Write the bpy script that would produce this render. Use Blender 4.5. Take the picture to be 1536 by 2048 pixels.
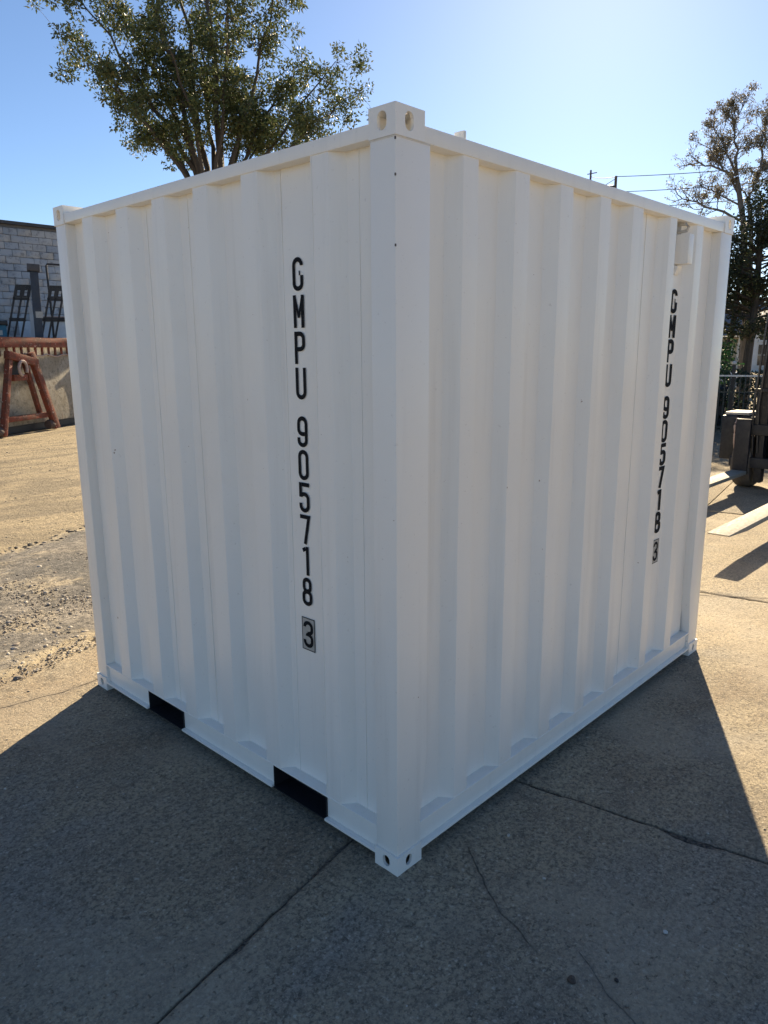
import bpy, bmesh, math, random
import numpy as np
from mathutils import Vector, Matrix, noise as mnoise

R = math.radians
random.seed(7); rng = np.random.default_rng(11)
scene = bpy.context.scene
for o in list(bpy.data.objects): bpy.data.objects.remove(o)
col = scene.collection

# ------------------------------------------------------------------ camera
cam_d = bpy.data.cameras.new('camera'); cam = bpy.data.objects.new('camera', cam_d); col.objects.link(cam)
scene.camera = cam
cam_d.sensor_fit = 'HORIZONTAL'; cam_d.sensor_width = 36.0
cam_d.lens = 36.0 * 1475.77 / 1536.0
cam_d.clip_start = 0.05; cam_d.clip_end = 2000
YAW, PIT, ROL = 0.757934, -0.217222, -0.006697
fw = Vector((math.cos(PIT)*math.cos(YAW), math.cos(PIT)*math.sin(YAW), math.sin(PIT)))
r0 = Vector((math.sin(YAW), -math.cos(YAW), 0)); u0 = r0.cross(fw)
rt = math.cos(ROL)*r0 + math.sin(ROL)*u0; up = -math.sin(ROL)*r0 + math.cos(ROL)*u0
mw = Matrix((rt, up, -fw)).transposed().to_4x4(); mw.translation = Vector((-1.73748, -1.58872, 1.88583))
cam.matrix_world = mw

# ------------------------------------------------------------------ sky, sun, exposure
SUN_AZ, SUN_EL = R(28.4), R(26.5)
sdir = Vector((math.cos(SUN_AZ)*math.cos(SUN_EL), math.sin(SUN_AZ)*math.cos(SUN_EL), math.sin(SUN_EL)))
w = bpy.data.worlds.new('World'); scene.world = w; w.use_nodes = True
nt = w.node_tree; nt.nodes.clear()
sky = nt.nodes.new('ShaderNodeTexSky'); sky.sky_type = 'NISHITA'; sky.sun_disc = False
sky.sun_elevation = SUN_EL; sky.sun_rotation = R(90) - SUN_AZ
sky.air_density = 0.80; sky.dust_density = 0.17; sky.ozone_density = 3.6; sky.altitude = 50
bg = nt.nodes.new('ShaderNodeBackground'); bg.inputs['Strength'].default_value = 0.049
ow = nt.nodes.new('ShaderNodeOutputWorld')
nt.links.new(sky.outputs[0], bg.inputs[0]); nt.links.new(bg.outputs[0], ow.inputs[0])
sun_d = bpy.data.lights.new('sun', 'SUN'); sun_d.energy = 5.0; sun_d.angle = R(0.53); sun_d.color = (1.0, 0.815, 0.55)
sun = bpy.data.objects.new('sun', sun_d); col.objects.link(sun)
sun.rotation_euler = (-sdir).to_track_quat('-Z', 'Y').to_euler(); sun.location = (20, 10, 15)
vs = scene.view_settings
vs.view_transform = 'Standard'; vs.look = 'None'; vs.gamma = 1.0; vs.use_curve_mapping = False
vs.exposure = 1.58

# ------------------------------------------------------------------ helpers
def tag(o, label=None, cat=None, group=None, kind=None):
    if label: o['label'] = label
    if cat: o['category'] = cat
    if group: o['group'] = group
    if kind: o['kind'] = kind
    return o
def empty(name, loc=(0, 0, 0), rz=0):
    o = bpy.data.objects.new(name, None); col.objects.link(o)
    o.location = loc; o.rotation_euler = (0, 0, rz); o.empty_display_size = .2
    return o
def link(name, me, parent=None, loc=None):
    o = bpy.data.objects.new(name, me); col.objects.link(o)
    if parent is not None: o.parent = parent
    if loc is not None: o.location = loc
    return o
class MB:
    """collects polygons and builds ONE mesh object"""
    def __init__(s): s.v = []; s.f = []
    def add(s, vs, fs):
        b = len(s.v); s.v += [tuple(q) for q in vs]; s.f += [tuple(i + b for i in f) for f in fs]; return s
    def box(s, x0, x1, y0, y1, z0, z1):
        return s.add([(x0,y0,z0),(x1,y0,z0),(x1,y1,z0),(x0,y1,z0),(x0,y0,z1),(x1,y0,z1),(x1,y1,z1),(x0,y1,z1)],
                     [(3,2,1,0),(4,5,6,7),(0,1,5,4),(1,2,6,5),(2,3,7,6),(3,0,4,7)])
    def beam(s, a, b, w, h, upv=(0, 0, 1)):
        """rectangular bar from a to b, w across, h along upv"""
        a = Vector(a); b = Vector(b); d = (b - a).normalized(); u = Vector(upv)
        sd = d.cross(u)
        if sd.length < 1e-4: sd = d.cross(Vector((1, 0, 0)))
        sd.normalize(); u = sd.cross(d).normalized()
        vs = []
        for p in (a, b):
            for i, j in ((-1,-1),(1,-1),(1,1),(-1,1)): vs.append(p + sd*(w/2*i) + u*(h/2*j))
        return s.add(vs, [(0,1,2,3),(7,6,5,4),(0,4,5,1),(1,5,6,2),(2,6,7,3),(3,7,4,0)])
    def tube(s, pts, rad, n=6, cap=True):
        pts = [Vector(p) for p in pts]; k = len(pts)
        if not hasattr(rad, '__len__'): rad = [rad]*k
        vs = []; ref = Vector((.31, .77, .55)).normalized()
        for i, p in enumerate(pts):
            d = (pts[min(i+1, k-1)] - pts[max(i-1, 0)]).normalized()
            a = d.cross(ref)
            if a.length < 1e-3: a = d.cross(Vector((0, 0, 1)))
            a.normalize(); b = d.cross(a)
            for j in range(n):
                t = 2*math.pi*j/n; vs.append(p + (a*math.cos(t) + b*math.sin(t))*rad[i])
        fs = [(i*n+j, i*n+(j+1) % n, (i+1)*n+(j+1) % n, (i+1)*n+j) for i in range(k-1) for j in range(n)]
        if cap: fs += [tuple(range(n))[::-1], tuple((k-1)*n+j for j in range(n))]
        return s.add(vs, fs)
    def lathe(s, prof, c, axis='Z', n=24):
        """prof: (radius, height) pairs revolved about axis through c"""
        vs = []; k = len(prof)
        for r_, h_ in prof:
            for j in range(n):
                t = 2*math.pi*j/n; a, b = r_*math.cos(t), r_*math.sin(t)
                q = {'Z': (a, b, h_), 'Y': (a, h_, b), 'X': (h_, a, b)}[axis]
                vs.append((c[0]+q[0], c[1]+q[1], c[2]+q[2]))
        fs = [(i*n+j, i*n+(j+1) % n, (i+1)*n+(j+1) % n, (i+1)*n+j) for i in range(k-1) for j in range(n)]
        fs += [tuple(range(n))[::-1], tuple((k-1)*n+j for j in range(n))]
        return s.add(vs, fs)
    def prism(s, poly, fn0, fn1):
        n = len(poly); vs = [fn0(*q) for q in poly] + [fn1(*q) for q in poly]
        fs = [tuple(range(n))[::-1], tuple(range(n, 2*n))] + [(i, (i+1) % n, (i+1) % n + n, i+n) for i in range(n)]
        return s.add(vs, fs)
    def mesh(s, name, mat, smooth=False, bevel=0, angle=40):
        me = bpy.data.meshes.new(name); me.from_pydata(s.v, [], s.f); 
        bm = bmesh.new(); bm.from_mesh(me)
        if bevel:
            bmesh.ops.bevel(bm, geom=[e for e in bm.edges if len(e.link_faces) == 2 and e.calc_face_angle(0) > R(25)],
                            offset=bevel, segments=2, profile=.6, affect='EDGES', clamp_overlap=True)
        bmesh.ops.recalc_face_normals(bm, faces=bm.faces)
        bm.to_mesh(me); bm.free()
        if mat: me.materials.append(mat)
        if bevel: angle = min(angle, 18)
        if smooth or bevel:
            me.polygons.foreach_set('use_smooth', [True]*len(me.polygons))
            me.set_sharp_from_angle(angle=R(angle))
        return me
    def build(s, name, mat, parent=None, smooth=False, bevel=0, loc=None, angle=40):
        return link(name, s.mesh(name, mat, smooth, bevel, angle), parent, loc)

# ---- materials
class NT:
    def __init__(s, name):
        s.m = bpy.data.materials.new(name); s.m.use_nodes = True; s.t = s.m.node_tree; s.t.nodes.clear()
        s.o = s.n('ShaderNodeOutputMaterial'); s.p = s.n('ShaderNodeBsdfPrincipled'); s.l(s.p.outputs[0], s.o.inputs[0])
        s._co = None
    def n(s, t, **kw):
        q = s.t.nodes.new(t)
        for k, v in kw.items(): setattr(q, k, v)
        return q
    def l(s, a, b): s.t.links.new(a, b)
    def put(s, v, sock):
        if hasattr(v, 'is_linked') or isinstance(v, bpy.types.NodeSocket): s.l(v, sock)
        elif isinstance(v, (tuple, list)) and len(v) == 3 and len(sock.default_value) == 4: sock.default_value = (*v, 1)
        else: sock.default_value = v
    def co(s, kind='world'):
        if kind == 'world':
            if s._co is None: s._co = s.n('ShaderNodeNewGeometry').outputs['Position']
            return s._co
        return s.n('ShaderNodeTexCoord').outputs['Object']
    def scale(s, v, sc):
        q = s.n('ShaderNodeVectorMath', operation='MULTIPLY'); s.l(v, q.inputs[0]); q.inputs[1].default_value = sc; return q.outputs[0]
    def noise(s, sc, det=4, rough=.55, co=None, dist=0):
        q = s.n('ShaderNodeTexNoise'); s.l(co or s.co(), q.inputs['Vector'])
        q.inputs['Scale'].default_value = sc; q.inputs['Detail'].default_value = det
        q.inputs['Roughness'].default_value = rough; q.inputs['Distortion'].default_value = dist
        return q.outputs['Fac']
    def vor(s, sc, out='Distance', co=None, feature='F1'):
        q = s.n('ShaderNodeTexVoronoi', feature=feature); s.l(co or s.co(), q.inputs['Vector']); q.inputs['Scale'].default_value = sc
        return q.outputs[out]
    def ramp(s, v, *stops):
        q = s.n('ShaderNodeValToRGB'); s.l(v, q.inputs[0]); e = q.color_ramp.elements
        while len(e) < len(stops): e.new(.5)
        for i, (pos, c) in enumerate(stops):
            e[i].position = pos; e[i].color = (c, c, c, 1) if not hasattr(c, '__len__') else (*c, 1)
        return q.outputs[0]
    def mix(s, f, a, b, mode='MIX'):
        q = s.n('ShaderNodeMix', data_type='RGBA', blend_type=mode); q.clamp_factor = True
        s.put(f, q.inputs[0]); s.put(a, q.inputs[6]); s.put(b, q.inputs[7]); return q.outputs[2]
    def math(s, op, a, b=0.0, c=0.0):
        q = s.n('ShaderNodeMath', operation=op)
        for v, i in ((a, 0), (b, 1), (c, 2)): s.put(v, q.inputs[i])
        return q.outputs[0]
    def bump(s, h, strength, dist, prev=None):
        q = s.n('ShaderNodeBump'); s.l(h, q.inputs['Height']); q.inputs['Strength'].default_value = strength; q.inputs['Distance'].default_value = dist
        if prev: s.l(prev, q.inputs['Normal'])
        return q.outputs[0]
    def set(s, color=None, rough=None, normal=None, metal=None, spec=None):
        if color is not None: s.put(color, s.p.inputs['Base Color'])
        if rough is not None: s.put(rough, s.p.inputs['Roughness'])
        if normal is not None: s.l(normal, s.p.inputs['Normal'])
        if metal is not None: s.p.inputs['Metallic'].default_value = metal
        if spec is not None: s.p.inputs['Specular IOR Level'].default_value = spec
        return s.m

def worn(name, c, c2=None, sc=6, rough=.6, metal=0, amount=.35, bumpd=.002, fine=60):
    """paint or steel with blotchy wear and fine grain"""
    t = NT(name); c2 = c2 or tuple(q*.55 for q in c)
    a = t.ramp(t.noise(sc, 6, .65), (.5-amount*.5, 0.0), (.5+amount, 1.0))
    cc = t.mix(a, c, c2)
    return t.set(cc, t.ramp(t.noise(sc*3), (.3, rough*.8), (.7, min(1, rough*1.2))), t.bump(t.noise(fine, 4), .4, bumpd), metal)

def mat_white():
    t = NT('white_container_paint')
    streak = t.noise(1.0, 5, .6, t.scale(t.co(), (14, 14, .8)))
    blot = t.noise(1.7, 5, .6)
    c = t.mix(t.ramp(blot, (.25, 0.0), (.85, 1.0)), (.89, .862, .80), (.84, .812, .752))
    c = t.mix(t.ramp(streak, (.55, 0.0), (.85, .45)), c, (.66, .63, .57))
    # splash dirt low on the panels and fine speckle
    sp = t.ramp(t.noise(70, 3, .6), (.66, 0.0), (.76, .5))
    c = t.mix(sp, c, (.6, .56, .5))
    b1 = t.bump(t.noise(2.6, 3, .5), .55, .010)
    rust = t.ramp(t.noise(38, 3, .5), (.765, 0.0), (.78, .8))
    c = t.mix(rust, c, (.24, .13, .07))
    smear = t.ramp(t.noise(1.0, 6, .7, t.scale(t.co(), (3.2, 3.2, 1.1)), .8), (.55, 0.0), (.85, .16))
    c = t.mix(smear, c, (.64, .6, .52))
    b2 = t.bump(t.noise(230, 2, .5), .25, .0006, b1)
    return t.set(c, t.ramp(t.noise(5, 4), (.25, .29), (.8, .36)), b2, 0, .5)

def seg_dist(t, pts, wob=.02, wsc=7):
    """distance (m, in plan) to a polyline given in world coordinates, wobbled by noise"""
    nz = t.n('ShaderNodeTexNoise'); t.l(t.co(), nz.inputs['Vector']); nz.inputs['Scale'].default_value = wsc; nz.inputs['Detail'].default_value = 5
    off = t.n('ShaderNodeVectorMath', operation='MULTIPLY_ADD'); t.l(nz.outputs['Color'], off.inputs[0])
    off.inputs[1].default_value = (2*wob, 2*wob, 0); t.l(t.co(), off.inputs[2])
    base = t.n('ShaderNodeVectorMath', operation='SUBTRACT'); t.l(off.outputs[0], base.inputs[0]); base.inputs[1].default_value = (wob, wob, 0)
    flat = t.n('ShaderNodeVectorMath', operation='MULTIPLY'); t.l(base.outputs[0], flat.inputs[0]); flat.inputs[1].default_value = (1, 1, 0)
    P = flat.outputs[0]; best = None
    for a, b in zip(pts[:-1], pts[1:]):
        ax, ay = a; dx, dy = b[0]-ax, b[1]-ay; L2 = dx*dx + dy*dy
        q = t.n('ShaderNodeVectorMath', operation='SUBTRACT'); t.l(P, q.inputs[0]); q.inputs[1].default_value = (ax, ay, 0)
        d = t.n('ShaderNodeVectorMath', operation='DOT_PRODUCT'); t.l(q.outputs[0], d.inputs[0]); d.inputs[1].default_value = (dx/L2, dy/L2, 0)
        cl = t.n('ShaderNodeClamp'); t.l(d.outputs['Value'], cl.inputs[0])
        sc = t.n('ShaderNodeVectorMath', operation='SCALE'); sc.inputs[0].default_value = (dx, dy, 0); t.l(cl.outputs[0], sc.inputs['Scale'])
        e = t.n('ShaderNodeVectorMath', operation='DISTANCE'); t.l(q.outputs[0], e.inputs[0]); t.l(sc.outputs[0], e.inputs[1])
        best = e.outputs['Value'] if best is None else t.math('MINIMUM', best, e.outputs['Value'])
    return best

CRACKS = [([(.30, -.10), (.18, -.26), (.10, -.40), (.05, -.56)], .0032, .55),
          ([(.14, -.66), (.05, -.80), (-.02, -1.0)], .0024, .4),
          ([(-.62, 2.47), (-.2, 2.40), (.10, 2.41)], .006, .85),
          ([(4.4, -.4), (4.12, .07), (3.88, .42), (3.9, 1.0)], .007, .8),
          ([(2.75, -.75), (3.3, -.55), (4.0, -.62)], .005, .75)]
def mat_concrete(name, cracks=True):
    t = NT(name); p = t.co()
    off = t.n('ShaderNodeVectorMath', operation='ADD'); t.l(p, off.inputs[0]); off.inputs[1].default_value = (11.7, 4.4, 0); po = off.outputs[0]
    big = t.noise(.55, 5, .6, po); mid = t.noise(3.2, 6, .68); fine = t.noise(55, 5, .7); grit = t.noise(150, 4, .7)
    c = t.mix(t.ramp(big, (.35, 0.0), (.7, 1.0)), (.345, .290, .205), (.41, .344, .236))
    c = t.mix(t.ramp(mid, (.36, .5), (.54, 0.0)), c, (.2, .172, .138))
    stain = t.ramp(t.noise(1.35, 6, .68, po, .6), (.58, 0.0), (.72, .5))
    c = t.mix(stain, c, (.15, .132, .112))
    tint = t.noise(.75, 5, .62, t.scale(po, (1.0, 1.3, 1)), .9)
    c = t.mix(t.ramp(tint, (.36, .6), (.47, 0.0)), c, (.245, .185, .125))
    c = t.mix(t.ramp(tint, (.53, 0.0), (.64, .55)), c, (.27, .262, .24))
    spill = t.ramp(t.noise(2.3, 6, .7, po, 1.2), (.64, 0.0), (.70, .7))
    c = t.mix(spill, c, (.085, .074, .062))
    agg = t.vor(120, 'Color')
    sep = t.n('ShaderNodeSeparateColor'); t.l(agg, sep.inputs[0])
    c = t.mix(t.ramp(sep.outputs[0], (.0, .45), (.4, 0.0)), c, (.13, .112, .09), 'MIX')
    c = t.mix(t.ramp(sep.outputs[1], (.93, 0.0), (.99, .5)), c, (.6, .55, .46))
    c = t.mix(t.ramp(fine, (.38, .85), (.54, 0.0)), c, (.12, .104, .084))
    c = t.mix(t.ramp(t.noise(17, 6, .75, po), (.38, .55), (.5, 0.0)), c, (.14, .12, .096))
    c = t.mix(t.ramp(t.noise(46, 3, .6, po), (.62, 0.0), (.7, .6)), c, (.5, .43, .33))
    c = t.mix(t.ramp(grit, (.54, 0.0), (.68, .55)), c, (.55, .48, .37))
    wash = t.ramp(t.noise(.9, 3, .5, t.scale(p, (1, 1, 1)), .8), (.52, 0.0), (.66, .45))
    c = t.mix(wash, c, (.41, .352, .265))
    pit = t.ramp(t.noise(34, 4, .75, t.scale(p, (1, 1, 1))), (.60, 0.0), (.66, 1.0))
    c = t.mix(t.math('MULTIPLY', pit, .55), c, (.09, .078, .062))
    h = t.math('ADD', t.math('MULTIPLY', fine, .8), t.math('MULTIPLY', grit, .45))
    h = t.math('SUBTRACT', h, t.math('MULTIPLY', pit, .5))
    h = t.math('ADD', h, t.math('MULTIPLY', mid, 1.2))
    if cracks:
        for pts, wd, amt in CRACKS:
            d = seg_dist(t, pts)
            k = t.ramp(t.math('DIVIDE', d, wd), (.35, 1.0), (1.0, 0.0))
            brk = t.ramp(t.noise(9, 3), (.36, .25), (.52, 1.0))
            k = t.math('MULTIPLY', k, brk)
            c = t.mix(t.math('MULTIPLY', k, amt), c, (.035, .03, .026))
            h = t.math('SUBTRACT', h, t.math('MULTIPLY', k, 1.6))
            halo = t.ramp(t.math('DIVIDE', d, wd*9), (.0, .4), (1.0, 0.0))
            c = t.mix(halo, c, (.15, .13, .11))
    n = t.bump(h, 1.0, .009)
    return t.set(c, .93, n, 0, .25)

WHITE = mat_white()
CONC = mat_concrete('concrete', True)
CONC_FAR = mat_concrete('far_concrete', False)
BLACKP = worn('black_paint', (.012, .013, .017), (.02, .02, .022), 20, .5)
LETTER = worn('black_lettering', (.007, .008, .011), (.016, .017, .02), 45, .75, amount=.25, bumpd=.0004)
for n_ in LETTER.node_tree.nodes:
    if n_.type == 'BSDF_PRINCIPLED': n_.inputs['Specular IOR Level'].default_value = .15
GREYP = worn('grey_sticker', (.46, .44, .40), (.33, .31, .27), 40, .6)
DARKMARK = worn('dark_scuff', (.12, .1, .09), (.05, .05, .05), 60, .7)
SEAL = worn('seam_paint', (.74, .73, .69), (.55, .53, .5), 30, .55)

# ------------------------------------------------------------------ ground
def fbm(x, y, sc, oct=4, seed=0):
    """value noise with numpy"""
    out = np.zeros_like(x); amp = 1.0; tot = 0
    for k in range(oct):
        g = np.random.default_rng(seed + k).random((257, 257)); f_ = sc*2**k
        X = x*f_ + 37.3*k + 1000; Y = y*f_ + 11.7*k + 1000
        i = np.floor(X).astype(int); j = np.floor(Y).astype(int); fx = X - i; fy = Y - j
        fx = fx*fx*(3-2*fx); fy = fy*fy*(3-2*fy); i %= 256; j %= 256
        out += amp*((g[i, j]*(1-fx) + g[i+1, j]*fx)*(1-fy) + (g[i, j+1]*(1-fx) + g[i+1, j+1]*fx)*fy)
        tot += amp; amp *= .5
    return out/tot
GO = Vector((.751, .403, 0)); GA = R(10.2); SU, SV = 3.2, 3.1
gm = Matrix.Translation(GO) @ Matrix.Rotation(GA, 4, 'Z')
def mat_ground():
    t = NT('packed_sand'); p = t.co()
    a = t.noise(.16, 5, .6); b = t.noise(1.1, 7, .72, t.scale(p, (.55, 1.5, 1)), .5); f_ = t.noise(24, 6, .75); g = t.noise(80, 4, .7)
    c = t.mix(t.ramp(a, (.35, 0.0), (.65, 1.0)), (.30, .251, .172), (.372, .307, .207))
    c = t.mix(t.ramp(b, (.42, .85), (.54, 0.0)), c, (.19, .162, .12))
    tyre = t.ramp(t.noise(.5, 4, .6, t.scale(p, (.35, 2.2, 1)), 1.0), (.60, 0.0), (.70, .6))
    c = t.mix(tyre, c, (.16, .14, .115))
    c = t.mix(t.ramp(f_, (.36, .75), (.5, 0.0)), c, (.14, .12, .092))
    c = t.mix(t.ramp(g, (.58, 0.0), (.7, .5)), c, (.56, .49, .37))
    h = t.math('ADD', t.math('MULTIPLY', f_, .5), t.math('ADD', t.math('MULTIPLY', b, 1.2), t.math('MULTIPLY', g, .2)))
    lump = t.noise(6, 5, .7); h = t.math('ADD', h, t.math('MULTIPLY', lump, .9))
    return t.set(c, .95, t.bump(h, 1.0, .045), 0, .2)
ground = MB().add([(-600,-600,-.018),(900,-600,-.018),(900,900,-.018),(-600,900,-.018)], [(0,1,2,3)]).build('ground', mat_ground())
tag(ground, kind='structure')
yard = empty('concrete_yard', GO, GA); tag(yard, kind='structure')

def slab_dense(u0, u1, v0, v1, res, seed):
    n = int((u1-u0)/res) + 1; m = int((v1-v0)/res) + 1
    gap = .005
    uu = np.linspace(u0+gap, u1-gap, n); vv = np.linspace(v0+gap, v1-gap, m)
    U, V = np.meshgrid(uu, vv, indexing='ij')
    d = np.minimum(np.minimum(U-u0, u1-U), np.minimum(V-v0, v1-V))
    low = (fbm(U, V, .7, 4, 3)-.5)*.006
    z = low + (fbm(U, V, 9, 4, 21)-.5)*.0045 + (fbm(U, V, 38, 2, 31)-.5)*.0022
    sp = np.clip((fbm(U, V, 4.5, 4, 51+seed)-.52)*3.2, 0, 1)          # broken arrises
    z -= .010*np.exp(-(d/.010)) + sp*.022*np.exp(-(d/.030)**2)
    # edges wander a little
    wob = np.exp(-(d/.03))*.005
    U2 = U + wob*(fbm(U, V, 6, 4, 71+seed)-.5)*2; V2 = V + wob*(fbm(U, V, 6, 4, 91+seed)-.5)*2
    top = np.stack([U2, V2, z], -1).reshape(-1, 3)
    idx = np.arange(n*m).reshape(n, m)
    q = np.stack([idx[:-1, :-1], idx[1:, :-1], idx[1:, 1:], idx[:-1, 1:]], -1).reshape(-1, 4)
    ring = np.concatenate([idx[:, 0], idx[-1, 1:], idx[-2::-1, -1], idx[0, -2:0:-1]])
    bot = top[ring].copy(); bot[:, 2] = -.05; nb = len(top); k = np.arange(len(ring)); k2 = np.roll(k, -1)
    sk = np.stack([ring[k2], ring[k], nb+k, nb+k2], -1)
    V_ = np.concatenate([top, bot]); F_ = np.concatenate([q, sk])
    me = bpy.data.meshes.new('concrete_slab')
    me.vertices.add(len(V_)); me.vertices.foreach_set('co', V_.ravel().astype(np.float32))
    me.loops.add(F_.size); me.loops.foreach_set('vertex_index', F_.ravel().astype(np.int32))
    me.polygons.add(len(F_)); me.polygons.foreach_set('loop_start', np.arange(0, F_.size, 4, dtype=np.int32))
    me.polygons.foreach_set('use_smooth', np.concatenate([np.ones(len(q), bool), np.zeros(len(sk), bool)]))
    me.update(calc_edges=True); me.materials.append(CONC)
    return me
dense = {(-1,-1): .014, (0,-1): .014, (-1,0): .016, (0,0): .03, (1,-1): .03, (1,0): .04}
far_me = MB().box(.006, SU-.006, .006, SV-.006, -.05, 0).mesh('concrete_slab', CONC_FAR, bevel=.006)
far_me2 = far_me.copy(); far_me2.materials.clear(); far_me2.materials.append(CONC)
k = 0
for i in range(-4, 3):
    for j in range(-4, 1):
        if (i, j) in dense:
            link('concrete_slab', slab_dense(i*SU, (i+1)*SU, j*SV, (j+1)*SV, dense[i, j], k), yard); k += 1
        else:
            o = link('concrete_slab', far_me2, yard,
                 (i*SU, j*SV, random.uniform(-.001, .002)))
# dirt lying in the joints
t = NT('joint_dirt'); JD = t.set(t.mix(t.ramp(t.noise(60, 5, .75), (.42, 0.0), (.62, 1.0)), (.035, .031, .027), (.18, .157, .125)), .97, t.bump(t.noise(90, 4), 1.0, .02))
jm = MB()
for i in range(-3, 3): jm.add([(i*SU-.045,-4*SV,-.0125),(i*SU+.045,-4*SV,-.0125),(i*SU+.045,SV,-.0125),(i*SU-.045,SV,-.0125)], [(0,1,2,3)])
tag(jm.build('joint_dirt', JD, yard), kind='stuff')
jm = MB()
for j in range(-3, 1): jm.add([(-4*SU,j*SV-.045,-.0138),(3*SU,j*SV-.045,-.0138),(3*SU,j*SV+.045,-.0138),(-4*SU,j*SV+.045,-.0138)], [(0,1,2,3)])
t = NT('joint_sand'); JS = t.set(t.mix(t.ramp(t.noise(70, 5, .75), (.4, 0.0), (.62, 1.0)), (.055, .048, .04), (.24, .205, .16)), .97, t.bump(t.noise(90, 4), 1.0, .02))
tag(jm.build('joint_dirt', JS, yard), kind='stuff')

# ---- stones
ico = None
def stones(name, pos, size, mat, label, cat, flat=.6):
    """one joined mesh of many small faceted stones"""
    bm = bmesh.new(); bmesh.ops.create_icosphere(bm, subdivisions=1, radius=1)
    base = np.array([v.co[:] for v in bm.verts]); faces = np.array([[v.index for v in f.verts] for f in bm.faces]); bm.free()
    n = len(pos); nv = len(base)
    V_ = np.repeat(base[None], n, 0)*(1 + rng.uniform(-.32, .32, (n, nv, 1)))
    a = rng.uniform(0, 2*np.pi, n); s3 = rng.uniform(.6, 1.3, (n, 3))*size[:, None]; s3[:, 2] *= flat
    V_ = V_*s3[:, None]
    ca, sa = np.cos(a)[:, None], np.sin(a)[:, None]
    X = V_[:, :, 0]*ca - V_[:, :, 1]*sa; Y = V_[:, :, 0]*sa + V_[:, :, 1]*ca
    V_ = np.stack([X, Y, V_[:, :, 2]], -1) + pos[:, None]
    F_ = (faces[None] + (np.arange(n)*nv)[:, None, None]).reshape(-1, 3)
    me = bpy.data.meshes.new(name); V_ = V_.reshape(-1, 3)
    me.vertices.add(len(V_)); me.vertices.foreach_set('co', V_.ravel().astype(np.float32))
    me.loops.add(F_.size); me.loops.foreach_set('vertex_index', F_.ravel().astype(np.int32))
    me.polygons.add(len(F_)); me.polygons.foreach_set('loop_start', np.arange(0, F_.size, 3, dtype=np.int32))
    me.update(calc_edges=True); me.materials.append(mat)
    o = link(name, me); tag(o, label, cat, kind='stuff'); return o
def mat_stone(name, *cols):
    t = NT(name); g = t.n('ShaderNodeNewGeometry').outputs['Random Per Island']
    c = t.ramp(g, *[(i/max(1, len(cols)-1), q) for i, q in enumerate(cols)])
    c = t.mix(t.ramp(t.noise(120, 3), (.35, .5), (.6, 0.0)), c, (.1, .09, .08))
    return t.set(c, .9, t.bump(t.noise(200, 3), .5, .002))
# rough patch of broken asphalt and gravel beyond the far corner
def patch_field(X, Y):
    cx, cy = .55, 4.45
    u = (X-cx)*math.cos(.25) + (Y-cy)*math.sin(.25); v = -(X-cx)*math.sin(.25) + (Y-cy)*math.cos(.25)
    d = (np.abs(u)/2.6)**4 + (np.abs(v)/1.42)**2.6
    return 1 - d + (fbm(X, Y, 1.6, 4, 5)-.5)*1.3
xs = np.linspace(-2.6, 3.7, 190); ys = np.linspace(2.42, 6.6, 130)
X, Y = np.meshgrid(xs, ys, indexing='ij'); pf = patch_field(X, Y)
Z = np.where(pf > 0, .004 + .022*np.clip(pf*1.6, 0, 1)*(fbm(X, Y, 2.2, 5, 8)*1.3-.15) + .004*fbm(X, Y, 14, 3, 9), -.02)
pm = MB(); idx = -np.ones(X.shape, int)
keep = pf > -.12
vs_ = []
for i in range(len(xs)):
    for j in range(len(ys)):
        if keep[i, j]: idx[i, j] = len(vs_); vs_.append((X[i, j], Y[i, j], Z[i, j] if pf[i, j] > 0 else -.012))
fs_ = [(idx[i,j], idx[i+1,j], idx[i+1,j+1], idx[i,j+1]) for i in range(len(xs)-1) for j in range(len(ys)-1)
       if min(idx[i,j], idx[i+1,j], idx[i+1,j+1], idx[i,j+1]) >= 0]
pm.add(vs_, fs_)
t = NT('broken_asphalt')
a = t.noise(.8, 4, .6); b = t.noise(24, 5, .75)
sand = t.ramp(t.noise(1.3, 5, .65, dist=.5), (.52, 0.0), (.62, .9))
c = t.mix(t.ramp(a, (.42, 0.0), (.6, 1.0)), (.10, .095, .09), (.22, .195, .165))
c = t.mix(sand, c, (.38, .32, .225))
c = t.mix(t.ramp(b, (.4, .8), (.56, 0.0)), c, (.035, .033, .032)); c = t.mix(t.ramp(b, (.58, 0.0), (.7, .8)), c, (.32, .3, .27))
ed = t.n('ShaderNodeAttribute', attribute_name='edge').outputs['Fac']
ek = t.ramp(t.math('ADD', ed, t.math('MULTIPLY', t.math('SUBTRACT', t.noise(5, 6, .75), .5), 1.1)), (.02, 1.0), (.30, 0.0))
c = t.mix(ek, c, (.34, .283, .19))
ASPH = t.set(c, .93, t.bump(b, 1.0, .02))
o = pm.build('asphalt_patch', ASPH, smooth=True)
at = o.data.attributes.new('edge', 'FLOAT', 'POINT'); at.data.foreach_set('value', np.array(patch_field(np.array([v.co.x for v in o.data.vertices]), np.array([v.co.y for v in o.data.vertices])), dtype=np.float32)); tag(o, 'rough grey patch of broken asphalt beside the container', 'asphalt', kind='stuff')
P_ = np.stack([rng.uniform(-2.6, 3.7, 90000), rng.uniform(2.5, 6.6, 90000)], -1)
pv = patch_field(P_[:, 0], P_[:, 1]); near = np.clip((6.0-P_[:, 1])/2.4, .22, 1)
P_ = P_[(pv > -.25) & (rng.random(len(P_)) < near*.5)]
sz = rng.lognormal(math.log(.0052), .55, len(P_)).clip(.002, .026)
pos = np.column_stack([P_, .006 + .012*np.clip(patch_field(P_[:, 0], P_[:, 1]), 0, 1)])
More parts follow.
